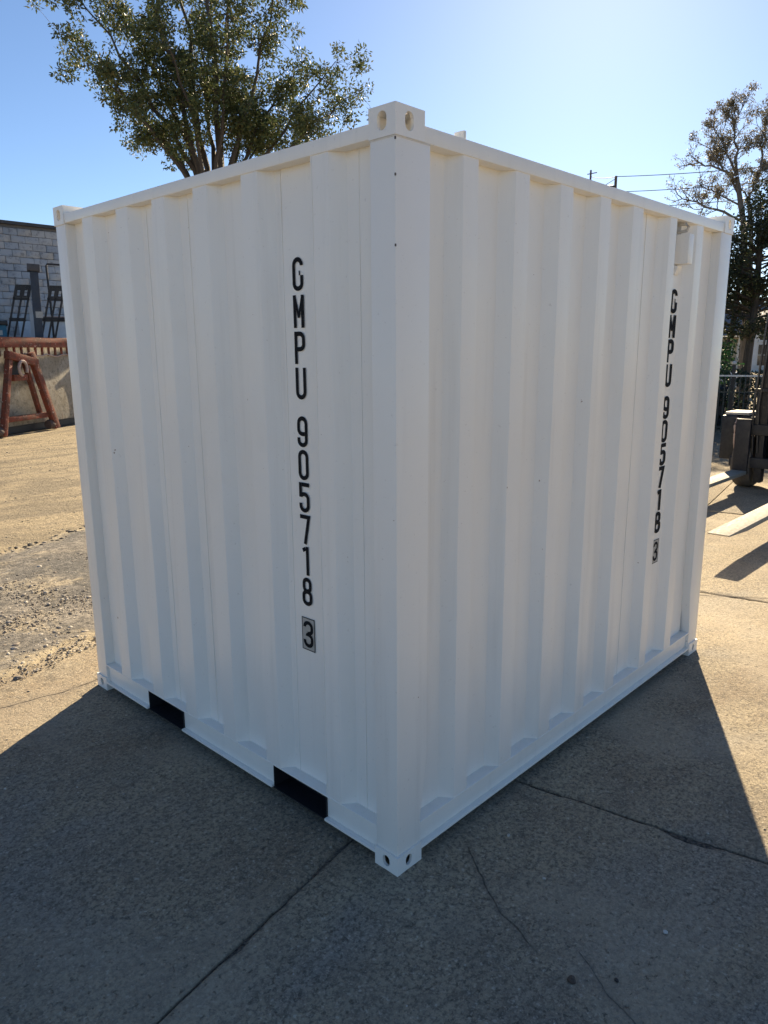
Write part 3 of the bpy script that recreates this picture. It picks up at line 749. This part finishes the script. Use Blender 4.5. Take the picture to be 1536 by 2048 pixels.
b3 = Vector((19.4, 5.6, -.045)); t3 = empty('tree', b3)
tag(t3, 'dense dark ivy-covered tree at the right edge beside the bare tree', 'tree')
wood = MB(); r3, d3 = axes(18.3)
def T3(l, z, d=0): return r3*l + d3*d + Vector((0, 0, z))
wood.tube(wobble([T3(.45, 0), T3(.42, 1.6), T3(.5, 3), T3(.5, 4.6)], .03), [.13, .11, .09, .06], 8)
wood.tube(wobble([T3(.05, 0), T3(.0, 1.7), T3(.12, 3), T3(.1, 4.4)], .03), [.09, .08, .07, .04], 6)
cent, rad_, cnt = [], [], []
for k_ in range(420):
    l = random.uniform(-2.4, 2.6); z = random.uniform(2.3, 6.4); d_ = random.uniform(-1.2, 1.5)
    top = 4.7 + min(1.75, max(0, (l+.35)*1.6)) if l > -.6 else 4.5
    if z > top: continue
    if z < 2.9 and random.random() < .5: continue
    c_ = T3(l, z, d_); cent.append(c_[:]); r_ = random.uniform(.22, .42); rad_.append(r_); cnt.append(int(430*r_**1.15))
    if k_ % 2 == 0: curve_branch(wood, T3(.45, min(z-.3, 4.4)), c_, .03, .008, (0, 0, .1), 6, 4, .06)
wood.build('trunk', BARK, t3, smooth=True)
link('crown', leaves_mesh('crown', np.array(cent), np.array(rad_), np.array(cnt), .085, .026, mat_leaf('ivy_leaf', (.018, .026, .014), (.035, .048, .022), (.06, .07, .032)), .5), t3)

# --- bush beyond the bin
bb = Vector((18.2, 5.5, -.045)); bush = empty('bush', bb)
tag(bush, 'green leafy bush showing just past the container side', 'bush')
cent = [(random.uniform(-.6, .25), random.uniform(-.35, .9), random.uniform(.25, 2.0)) for _ in range(60)]
m = MB()
for c_ in cent[:30]: curve_branch(m, (random.uniform(-.1, .1), random.uniform(-.1, .3), 0), c_, .018, .005, (0, 0, .15), 6, 4, .05)
m.build('stems', BARK, bush)
link('foliage', leaves_mesh('foliage', np.array(cent), np.full(60, .28), np.full(60, 75), .08, .026, mat_leaf('bush_leaf', (.018, .06, .02), (.03, .095, .03), (.06, .12, .04)), .2), bush)

# ------------------------------------------------------------------ power poles and wires
POLE = worn('weathered_timber', (.12, .1, .085), (.07, .06, .05), 5, .9)
WIRE = worn('dark_wire', (.03, .03, .032), (.05, .05, .05), 3, .6)
pA = Vector((38.37, 18.81, -.045)); pole = empty('power_pole', pA); tag(pole, 'timber power pole with a dark drum showing just above the container roof', 'power pole')
MB().tube([(0,0,0), (0,0,11.05)], [.14, .07], 8).build('mast', POLE, pole, smooth=True)
MB().lathe([(.12, 0), (.2, .03), (.2, .5), (.22, .52), (.22, .58), (.1, .62)], (-.10, .24, 9.98), 'Z', 14).build('transformer_drum', BLACKP, pole, smooth=True)
MB().beam((-.08, .18, 10.3), (.02, -.03, 10.3), .05, .05).build('bracket', POLE, pole)
pB = Vector((46.52, 24.79, -.045)); pole2 = empty('power_pole', pB); tag(pole2, 'thin bare pole farthest left above the container roof line', 'power pole')
MB().tube([(0,0,0), (0,0,13.55)], [.13, .06], 8).build('mast', POLE, pole2, smooth=True)
MB().beam((-.1, .2, 13.3), (.2, -.35, 13.38), .05, .05).build('crossarm', POLE, pole2)
def wire(a, b, sag, lab, r_=.018):
    a, b = Vector(a), Vector(b); pts = [a.lerp(b, k_/20) - Vector((0, 0, sag*4*(k_/20)*(1-k_/20))) for k_ in range(21)]
    o = MB().tube(pts, r_, 5).build('overhead_wire', WIRE, smooth=True); tag(o, lab, 'wire', 'overhead wires'); return o
wire((46.5, 24.79, 13.1), (38.4, 18.8, 10.98), .1, 'short upper wire between the two power poles')
wire((38.4, 18.8, 10.98), (33.5, 6.5, 9.1), .12, 'uppermost wire running right from the drum pole into the bare tree')
wire((38.4, 18.8, 10.2), (33.5, 6.5, 8.55), .12, 'middle wire running right from the drum pole into the bare tree')
wire((38.4, 18.8, 9.35), (33.5, 6.5, 8.0), .12, 'lowest wire emerging over the container roof edge')
wire((38.4, 18.8, 10.9), (42.6, 25.5, 10.2), .05, 'wire slanting down left from the drum pole')

# ------------------------------------------------------------------ left background
# painted block wall
WY = 21.80; WT = 5.48
wall = empty('block_building', (7.5, WY, 0)); tag(wall, 'whitewashed grey block wall of a building at the left behind the steel skips', 'building')
t = NT('old_whitewash')
c = t.mix(t.ramp(t.noise(1.1, 5, .65), (.35, 0.0), (.65, 1.0)), (.46, .47, .48), (.34, .35, .365))
c = t.mix(t.ramp(t.noise(7, 6, .7), (.52, 0.0), (.68, .75)), c, (.15, .15, .155)); g = t.n('ShaderNodeNewGeometry').outputs['Random Per Island']
WASH = t.set(c, .9, t.bump(t.noise(30, 5, .7), .8, .01))
t = NT('mortar'); MORT = t.set(t.mix(t.noise(9, 5), (.10, .1, .105), (.2, .2, .21)), .95, t.bump(t.noise(40, 4), .7, .01))
MB().box(-6.5, 4.0, .035, .35, -.05, WT).build('wall', MORT, wall)
blk = [MB().box(0, .388, -.0, .05, 0, .188).mesh('block', WASH, bevel=.008) for _ in range(1)]
for v_ in range(4):
    m = MB().box(0, .388, 0, .05, 0, .188); me = m.mesh('block', WASH, bevel=.008)
    for v in me.vertices: v.co += Vector(rng.normal(size=3))*.004
    blk.append(me)
for r_ in range(13, 27):
    for c_ in range(0, 14):
        z = r_*.2; x = -2.4 + c_*.4 + (.2 if r_ % 2 else 0)
        o = link('block', random.choice(blk), wall, (x, random.uniform(-.006, .008), z + random.uniform(-.004, .004))); o.rotation_euler = (0, random.gauss(0, .006), 0)
# the rest of the wall: same blocks, joined
m = MB()
for r_ in range(0, 27):
    for c_ in range(-16, 34):
        if r_ >= 13 and 0 <= c_ + 6 - 6 < 14: continue
        x = -2.4 + c_*.4 + (.2 if r_ % 2 else 0)
        if x < -6.4 or x > 3.6: continue
        m.box(x, x+.388, random.uniform(-.004, .01), .034, r_*.2, r_*.2+.188)
tag(m.build('wall_blocks', WASH, wall), kind='stuff')
MB().box(-6.6, 4.1, -.09, .4, WT+.002, WT+.09).build('roof_capping', worn('dark_sheet', (.04, .042, .048), (.07, .07, .075), 4, .6), wall)
# rusty red bin with its lifting frame
t = NT('rusty_red_paint')
c = t.mix(t.ramp(t.noise(7, 6, .7), (.38, 0.0), (.62, 1.0)), (.24, .055, .028), (.12, .05, .03))
c = t.mix(t.ramp(t.noise(16, 5, .7), (.60, 0.0), (.66, .9)), c, (.52, .38, .31))
c = t.mix(t.ramp(t.noise(9, 4, .6), (.3, .8), (.38, 0.0)), c, (.05, .025, .018))
RUST = t.set(c, .8, t.bump(t.noise(30, 5), .6, .006))
t = NT('scraped_cream_paint')
c = t.mix(t.ramp(t.noise(2.2, 6, .7), (.36, 0.0), (.62, 1.0)), (.36, .335, .28), (.25, .22, .165))
c = t.mix(t.ramp(t.noise(11, 6, .75), (.5, 0.0), (.66, .8)), c, (.10, .085, .065))
c = t.mix(t.ramp(t.noise(5, 5, .7, t.scale(t.co(), (3, 3, .5))), (.58, 0.0), (.75, .7)), c, (.16, .075, .035))
CREAM = t.set(c, .85, t.bump(t.noise(22, 5, .7), .7, .012))
PALE = worn('chipped_pale_edge', (.5, .42, .38), (.25, .12, .09), 25, .8, amount=.5)
skip = empty('skip_bin', (5.185, 16.548, 0), R(31)); tag(skip, 'battered cream steel skip with rusty red lifting frame on its front', 'skip bin')
# local: x along the front (to the right), y into the bin
MB().box(-3.2, 3.4, .30, 2.4, .16, 2.0).build('body', CREAM, skip, bevel=.02)
MB().box(-3.25, 3.45, .20, .40, 1.98, 2.22).build('top_rim', RUST, skip, bevel=.015)
MB().box(-3.25, 3.45, 2.30, 2.46, 2.02, 2.22).build('top_rim', RUST, skip, bevel=.015)
m = MB()
for k_ in range(26):
    x = -3.1+.25*k_; m.box(x, x+.05, .26, .298, 1.78, 2.018)
tag(m.build('rim_webs', RUST, skip), kind='stuff')
for a, b, c_ in ((-2.9, -1.3, 1.80), (.5, 2.9, 1.83)):
    pts = [(a+(b-a)*k_/12, .25, c_ + .03*math.sin(k_*1.9) - .05*math.sin(k_/12*3.1)) for k_ in range(13)]
    MB().tube(pts, .016, 6).build('tie_rope', PALE, skip, smooth=True)
MB().beam((-.22, .10, 1.86), (-.86, -.02, .02), .12, .13, (0, 1, 0)).build('frame_leg', RUST, skip, bevel=.012)
MB().beam((.50, .10, 1.86), (1.02, -.02, .02), .17, .13, (0, 1, 0)).build('frame_leg', RUST, skip, bevel=.012)
MB().beam((.30, .16, 1.75), (.72, .16, .30), .10, .10, (0, 1, 0)).build('frame_brace', RUST, skip, bevel=.01)
MB().beam((-.34, .08, 1.82), (.64, .08, 1.62), .16, .18, (0, 0, 1)).build('frame_head', RUST, skip, bevel=.012)
MB().box(-.72, .92, .02, .14, .30, .42).build('frame_crossbar', RUST, skip, bevel=.01)
MB().box(-.20, .26, .05, .2, 1.22, 1.36).build('hook_plate', RUST, skip, bevel=.01)
MB().box(-.20, .26, .21, .25, 1.36, 1.75).build('hook_recess', BLACKP, skip)
ring = [(.06+.14*math.cos(a), .0, 1.50+.17*math.sin(a)) for a in np.linspace(-.6, 4.4, 14)]
MB().tube(ring, .035, 8).build('lifting_hook', PALE, skip, smooth=True)
for x in (-.82, 1.0):
    MB().lathe([(.02, -.10), (.10, -.10), (.12, -.06), (.12, .06), (.10, .10), (.02, .10)], (x-.12, .04, .12), 'X', 16).build('roller', worn('bare_steel', (.12, .085, .07), (.05, .03, .025), 12, .8, 0), skip, smooth=True)
m = MB()
for k_ in range(6): m.prism([(-3.0+1.15*k_, .16), (-2.7+1.15*k_, .16), (-2.76+1.15*k_, 1.99), (-2.94+1.15*k_, 1.99)], lambda a, z: (a, .27, z), lambda a, z: (a, .299, z))
m = MB()
MB().box(-3.2, 3.4, .32, .46, .0, .155).build('skid', BLACKP, skip)
MB().box(-3.2, 3.4, 2.1, 2.3, .0, .155).build('skid', BLACKP, skip)
# pale blue skip behind with a black rim
BLUE = worn('scuffed_pale_blue', (.62, .70, .76), (.36, .42, .48), 3.5, .75, amount=.4)
sk2 = empty('skip_bin', (7.3, 20.2, 0), R(-22)); tag(sk2, 'pale blue scuffed skip with black rim behind the cream one', 'skip bin')
MB().box(-.62, 2.6, 0, 1.2, 0, 2.72).build('body', BLUE, sk2, bevel=.02)
MB().box(-.10, 2.66, -.06, .08, 2.72, 2.83).build('rim', BLACKP, sk2, bevel=.01)
MB().box(-.10, 2.66, -.05, .07, 2.831, 2.855).build('rim_edge', PALE, sk2)
# dark steel column
STEEL = worn('dark_blue_steel', (.035, .045, .062), (.07, .07, .075), 5, .55, .3)
colm = empty('steel_column', (6.47, 18.72, 0)); tag(colm, 'tall dark blue steel column with capped head leaning behind the cream skip', 'column')
MB().beam((.05, .0, 0), (.10, -.05, 3.9), .20, .18, (.36, .93, 0)).build('shaft', STEEL, colm, bevel=.015)
MB().beam((.09, -.05, 3.9), (.10, -.05, 4.08), .30, .26, (.36, .93, 0)).build('cap', worn('grey_cap', (.09, .085, .09), (.05, .05, .05), 8, .6, .3), colm, bevel=.02)
MB().beam((.087, -.142, 2.74), (.089, -.144, 2.90), .17, .012, (.36, .93, 0)).build('sticker', GREYP, colm)
# slotted black frames leaning behind
def slotted(x, y, lab):
    e = empty('slotted_frame', (x, y, 0), R(-21)); tag(e, lab, 'steel frame', 'slotted black frames')
    fr = lambda a, z: (a + .26*(z-2.75) - .02, 0, z)
    def bar(a, b, w_=.05, nm='upright'):
        MB().beam(a, b, w_, .05, (0, 1, 0)).build(nm, BLACKP, e)
    for a in (.0, .17, .34): bar(fr(a, 0), fr(a, 3.3), .05)
    bar(fr(-.03, 3.26), fr(.37, 3.26), .07, 'cross_bar'); bar(fr(-.03, 2.72), fr(.37, 2.72), .09, 'cross_bar')
    m = MB()
    for a0, a1, z0, z1 in ((-.03, .05, 3.30, 3.62), (.115, .225, 3.30, 3.62), (.29, .37, 3.30, 3.62), (.051, .114, 3.48, 3.62), (.226, .289, 3.48, 3.62), (.051, .114, 3.30, 3.34), (.226, .289, 3.30, 3.34)):
        m.prism([fr(a0, z0), fr(a1, z0), fr(a1, z1), fr(a0, z1)], lambda a, y_, z: (a, -.03, z), lambda a, y_, z: (a, .03, z))
    m.build('slotted_head', BLACKP, e)
    return e
slotted(6.22, 19.55, 'black slotted steel frame left of the dark column')
slotted(7.00, 19.25, 'black slotted steel frame right of the dark column beside the container')
# white leaning panel, pipe and teal cabinet
wp = MB().prism([(-.05, 0), (.28, 0), (.10, 3.35), (.06, 3.35)], lambda a, z: (6.68+a*.93, 19.62-a*.36, z), lambda a, z: (6.70+a*.93, 19.66-a*.36, z)).build('white_panel', worn('white_panel_paint', (.62, .66, .7), (.5, .53, .56), 4, .7))
tag(wp, 'narrow white tapering panel leaning left of the dark column', 'panel')
pipe = MB().tube([(7.53, 20.10, 0), (7.53, 20.10, 3.0), (7.52, 20.12, 4.22), (7.54, 20.11, 4.27), (8.6, 19.75, 4.25), (8.62, 19.75, 4.2), (8.62, 19.75, 0)], .028, 8).build('pipe_frame', BLACKP, smooth=True)
tag(pipe, 'thin black pipe frame standing before the block wall', 'pipe')
tc = empty('cabinet', (5.55, 19.2, 0), R(-20)); tag(tc, 'teal blue steel cabinet at the left edge above the cream skip', 'cabinet')
TEAL = worn('teal_paint', (.03, .16, .24), (.02, .08, .13), 4, .6)
MB().box(-1.2, .36, -.3, .5, 0, 2.55).build('body', TEAL, tc, bevel=.02)
MB().box(-1.25, .40, -.36, .55, 2.552, 2.66).build('lid', BLACKP, tc, bevel=.02)
MB().box(.06, .26, -.315, -.302, 2.30, 2.42).build('plate', GREYP, tc)

# ------------------------------------------------------------------ right background
# forklift, seen in the gap right of the container
DK = worn('dark_machine_paint', (.006, .007, .010), (.016, .016, .02), 8, .6, 0)
BR = worn('dusty_brown_steel', (.045, .034, .03), (.02, .018, .018), 14, .7, 0)
TYRE = worn('dusty_tyre', (.10, .088, .075), (.05, .046, .042), 14, .95, fine=30)
FORKM = worn('worn_bright_fork', (.33, .305, .255), (.2, .175, .14), 14, .8, 0, amount=.4)
fk = empty('forklift', (8.9, 1.15, 0)); tag(fk, 'dark forklift with pale forks parked in the sun at the right edge', 'forklift')
def fb(nm, x0, x1, y0, y1, z0, z1, mt, par=None, bv=.012):
    par = par or fk
    return MB().box(x0, x1, y0, y1, z0, z1).build(nm, mt, par, bevel=bv)
def fork_mesh(y0, y1, tip):
    m = MB(); zt, zb = .262, .215
    m.prism([(tip, zt), (tip, zt-.014), (tip+.5, zb), (-.226, zb), (-.226, zt)], lambda a, z: (a, y0, z), lambda a, z: (a, y1, z))
    o = m.build('fork', FORKM, fk, bevel=.004)
    MB().box(-.225, -.17, y0+.002, y1-.002, zb+.003, .95).build('fork_shank', DK, o, bevel=.006)
    return o
fork_mesh(-.62, -.43, -3.98); fork_mesh(.44, .63, -3.0)
car_ = fb('carriage_plate', -.165, -.12, -.75, .70, .30, .44, DK); fb('carriage_plate', -.165, -.12, -.75, .70, .74, .88, DK)
for k_ in range(10): fb('backrest_bar', -.150, -.125, -.72+.1235*k_, -.69+.1235*k_, .885, 1.30, DK, None, .004)
fb('backrest_bar', -.155, -.12, -.75, .47, 1.302, 1.35, DK)
for y in (-.36, .34): fb('mast_channel', -.115, .03, y-.05, y+.05, .10, 2.75, DK)
fb('mast_crossbar', -.09, .0, -.308, .288, 2.2, 2.32, DK); fb('mast_crossbar', -.09, .0, -.308, .288, 1.2, 1.3, DK)
for y in (-.14, .06): MB().tube([(-.04, y, .15), (-.04, y, 2.15)], .03, 10).build('lift_cylinder', worn('steel_rod', (.2, .2, .2), (.1, .1, .1), 20, .35, .7), fk, smooth=True)
fb('chassis', .20, 2.1, -.52, .52, .28, .98, DK, None, .04)
fb('counterweight', 2.11, 2.6, -.5, .5, .22, 1.15, DK, None, .06)
fen = fb('front_fender', -.10, .55, .66, .86, .38, .98, DK, None, .03)
fb('fender_cap', -.04, .40, .53, .84, .985, 1.02, worn('pale_dusty_cap', (.45, .42, .38), (.3, .28, .25), 12, .6), None, .006)
hb = fb('hydraulic_block', -.10, .30, .42, .64, .42, .97, BR, None, .01)
for k_ in range(5): fb('louvre', -.115, -.102, .44, .60, .47+.045*k_, .49+.045*k_, DK, hb, .003)
fb('block_band', -.112, -.102, .41, .63, .72, .735, PALE, hb, .002); fb('block_plate', -.114, -.102, .46, .60, .78, .93, GREYP, hb, .003)
for y in (-.22, .16): MB().box(-.105, -.085, y-.018, y+.018, .45, 2.6).build('lift_chain', BR, fk)
for y in (.30, .36): MB().tube([(-.13, y+.06, .5), (-.15, y+.09, 1.1), (-.14, y+.05, 1.9), (-.10, y+.02, 2.6)], .014, 6).build('hose', BLACKP, fk, smooth=True)
MB().tube([(-.09, .65, .95), (-.16, .66, .85), (-.14, .655, .62), (-.09, .65, .5)], .016, 8).build('hose', PALE, fk, smooth=True)
fb('front_fender', -.10, .55, -.86, -.66, .38, .98, DK, None, .03)
def wheel(x, y, r_, w_):
    o = MB().lathe([(r_*.55, -w_/2), (r_*.92, -w_/2), (r_, -w_*.36), (r_, w_*.36), (r_*.92, w_/2), (r_*.55, w_/2)], (x, y, r_), 'Y', 28).build('wheel', TYRE, fk, smooth=True)
    MB().lathe([(.02, -w_*.52), (r_*.5, -w_*.5), (r_*.54, -w_*.3), (r_*.54, w_*.3), (r_*.5, w_*.5), (.02, w_*.52)], (x, y, r_), 'Y', 20).build('rim', FORKM, o, smooth=True)
wheel(.14, .55, .34, .24); wheel(.14, -.55, .34, .24); wheel(1.75, .46, .28, .2); wheel(1.75, -.46, .28, .2)
for x, y in ((.35, .48), (.35, -.48), (1.75, .48), (1.75, -.48)): MB().tube([(x, y, .98), (x+.08, y, 2.1)], .03, 8).build('guard_post', DK, fk, smooth=True)
for k_ in range(7): fb('guard_slat', .42+.22*k_, .46+.22*k_, -.5, .5, 2.10, 2.14, DK, None, .004)
fb('seat', .85, 1.35, -.25, .25, .985, 1.15, DK, None, .03); fb('backrest', 1.3, 1.42, -.25, .25, 1.155, 1.6, DK, None, .03)
MB().tube([(.55, 0, .985), (.72, 0, 1.28)], .02, 8).build('steering_column', DK, fk)
# block of timber hidden from here that the truck's rear stands by is not shown; steel picket fence instead
FEN = worn('dark_green_steel', (.02, .035, .035), (.035, .04, .04), 12, .5, .2)
PALEP = worn('galvanised_cap', (.6, .6, .58), (.4, .4, .4), 20, .5, .3)
fe = empty('picket_fence', (14.2, 7.5, -.045), math.atan2(-6.9, 2.17)); tag(fe, 'dark steel picket fence with pale top rail behind the forklift', 'fence')
LEN = 7.2
MB().box(0, LEN, -.02, .02, 1.30, 1.335).build('rail', PALEP, fe); MB().box(0, LEN, -.02, .02, .18, .22).build('rail', FEN, fe); MB().box(0, LEN, -.015, .015, .95, .98).build('rail', FEN, fe)
pk = MB().box(-.012, .012, -.034, -.021, .08, 1.295).mesh('picket', FEN)
for k_ in range(int(LEN/.1)): link('picket', pk, fe, (.05+.1*k_, 0, 0))
for k_ in range(5): 
    o = MB().box(-.035, .035, .021, .09, 0, 1.55).build('post', BLACKP, fe, loc=(.1+1.75*k_, 0, 0)); MB().lathe([(.02, 0), (.045, .02), (.045, .05), (.01, .085)], (0, .055, 1.552), 'Z', 10).build('post_cap', PALEP, o, loc=(0, 0, 0))
# dark hedge behind the fence
hg = empty('hedge', (16.6, 4.2, -.045)); tag(hg, 'dark clipped hedge filling the gaps behind the picket fence', 'hedge')
cent = [(random.uniform(-.3, .4)+l_*.30, random.uniform(-.25, .25)-l_*.95, random.uniform(.1, 1.25)) for l_ in np.linspace(-2.2, 3.0, 130)]
m = MB()
for c_ in cent[::3]: curve_branch(m, (c_[0]*.9, c_[1]*.98, 0), c_, .016, .005, (0, 0, .1), 5, 4, .05)
m.build('stems', BARK, hg)
link('foliage', leaves_mesh('foliage', np.array(cent), np.full(130, .27), np.full(130, 95), .07, .024, mat_leaf('hedge_leaf', (.014, .028, .018), (.026, .044, .026), (.045, .065, .035)), .2), hg)
# wheelie bin
bn = empty('wheelie_bin', (16.75, 4.95, -.045), R(17)); tag(bn, 'dark wheelie bin standing in shade beside the fence', 'bin')
BINM = worn('dark_bin_plastic', (.018, .026, .04), (.03, .035, .045), 6, .45)
m = MB(); m.add([(-.22,-.24,.04),(.22,-.24,.04),(.22,.24,.04),(-.22,.24,.04),(-.28,-.29,.95),(.28,-.29,.95),(.28,.29,.95),(-.28,.29,.95)], [(3,2,1,0),(4,5,6,7),(0,1,5,4),(1,2,6,5),(2,3,7,6),(3,0,4,7)])
m.build('body', BINM, bn, bevel=.02); m = MB(); m.prism([(-.31, .955), (.33, .955), (.31, 1.0), (0, 1.05), (-.29, 1.0)], lambda a, z: (a, -.31, z), lambda a, z: (a, .31, z)); m.build('lid', BINM, bn, bevel=.01)
for y in (-.2, .2): MB().lathe([(.02, -.03), (.1, -.03), (.1, .03), (.02, .03)], (.22, y, .1), 'Y', 14).build('wheel', BLACKP, bn)
# white car beyond the fence
cr = empty('parked_car', (28.2, 10.1, -.045), math.atan2(-2.9, 1.0)); tag(cr, 'white car parked far off beyond the fence', 'car')
CARW = worn('white_car_paint', (.75, .75, .74), (.7, .7, .7), 2, .3, amount=.1); GLS = NT('dark_glass').set((.02, .024, .03), .08)
sec = [(-2.1,.35),(-2.15,.75),(-1.9,.92),(-1.2,.98),(-.6,1.42),(.9,1.46),(1.55,1.02),(2.1,.9),(2.15,.5),(2.1,.33)]
MB().prism(sec, lambda a, z: (a, -.85, z), lambda a, z: (a, .85, z)).build('body', CARW, cr, bevel=.06)
for y in (-.862, .862):
    s_ = 1 if y > 0 else -1
    MB().prism([(-1.0,1.0),(-.52,1.36),(.1,1.39),(.1,1.0)], lambda a, z: (a, y, z), lambda a, z: (a, y+.004*s_, z)).build('window', GLS, cr)
    MB().prism([(.16,1.0),(.16,1.39),(.82,1.38),(1.35,1.02)], lambda a, z: (a, y, z), lambda a, z: (a, y+.004*s_, z)).build('window', GLS, cr)
    for x in (-1.35, 1.35): MB().lathe([(.02,-.1),(.28,-.1),(.31,-.06),(.31,.06),(.28,.1),(.02,.1)], (x, .80*s_, .31), 'Y', 18).build('wheel', TYRE, cr, smooth=True)
# houses far behind
def house(name, loc, rz, w_, d_, h_, rh, wallm, roofm, lab, wins, veranda=True):
    e = empty(name, loc, rz); tag(e, lab, 'house')
    wl = MB().box(-w_/2, w_/2, 0, d_, 0, h_).build('wall', wallm, e)
    m = MB(); ov = .5
    m.prism([(-ov, h_-.15), (d_/2, h_+rh), (d_+ov, h_-.15), (d_+ov, h_), (d_/2, h_+rh+.18), (-ov, h_)], lambda a, z: (-w_/2-ov, a, z), lambda a, z: (w_/2+ov, a, z)); m.build('roof', roofm, e)
    for x in (-w_/2-.001, w_/2-.12+.002): MB().prism([(0, h_+.002), (d_, h_+.002), (d_/2, h_+rh-.02)], lambda a, z: (x, a, z), lambda a, z: (x+.12, a, z)).build('gable', wallm, e)
    for (x, z, ww, wh) in wins:
        f_ = MB().box(x-ww/2-.08, x+ww/2+.08, -.06, -.002, z-.08, z+wh+.08).build('window', PALEP, e)
        for sgn in (0, 1): MB().box(x-ww/2+.02, x+ww/2-.02, -.075, -.062, z+.02+sgn*wh/2, z+wh/2-.02+sgn*wh/2).build('pane', GLS, f_)
        MB().box(x-ww/2-.15, x+ww/2+.15, -.12, -.061, z-.14, z-.082).build('sill', PALEP, f_)
    if veranda:
        for k_ in range(5): MB().tube([(-w_/2+.3+k_*(w_-.6)/4, -1.6, 0), (-w_/2+.3+k_*(w_-.6)/4, -1.6, h_-.45)], .06, 8).build('veranda_post', PALEP, e)
        MB().prism([(-1.9, h_-.55), (-.005, h_-.2), (-.005, h_-.12), (-1.9, h_-.47)], lambda a, z: (-w_/2-.2, a, z), lambda a, z: (w_/2+.2, a, z)).build('veranda_roof', roofm, e)
    return e
HW = worn('cream_house_wall', (.50, .43, .32), (.42, .36, .27), 2, .85, amount=.3); HR = worn('grey_roof_sheet', (.16, .165, .18), (.12, .12, .13), 3, .7, amount=.3)
HW2 = worn('white_weatherboard', (.62, .63, .62), (.5, .5, .5), 3, .8, amount=.3)
house('house', (69.6, 21.9, -.045), R(18.5-90), 9, 8, 3.3, 2.3, HW, HR, 'cream house with grey roof far behind the fence', [(-.9, .9, .7, 1.3), (.3, .9, .7, 1.3), (-2.6, .9, 1.1, 1.3), (2.6, .9, 1.1, 1.3)])
house('house', (60.5, 16.3, -.045), R(16.2-90), 3.4, 6, 3.5, 1.1, HW2, HR, 'narrow white weatherboard house right of the cream one', [(-.7, .5, .8, 1.6), (.7, .5, .8, 1.6), (-.7, 2.4, .7, .8)], False)
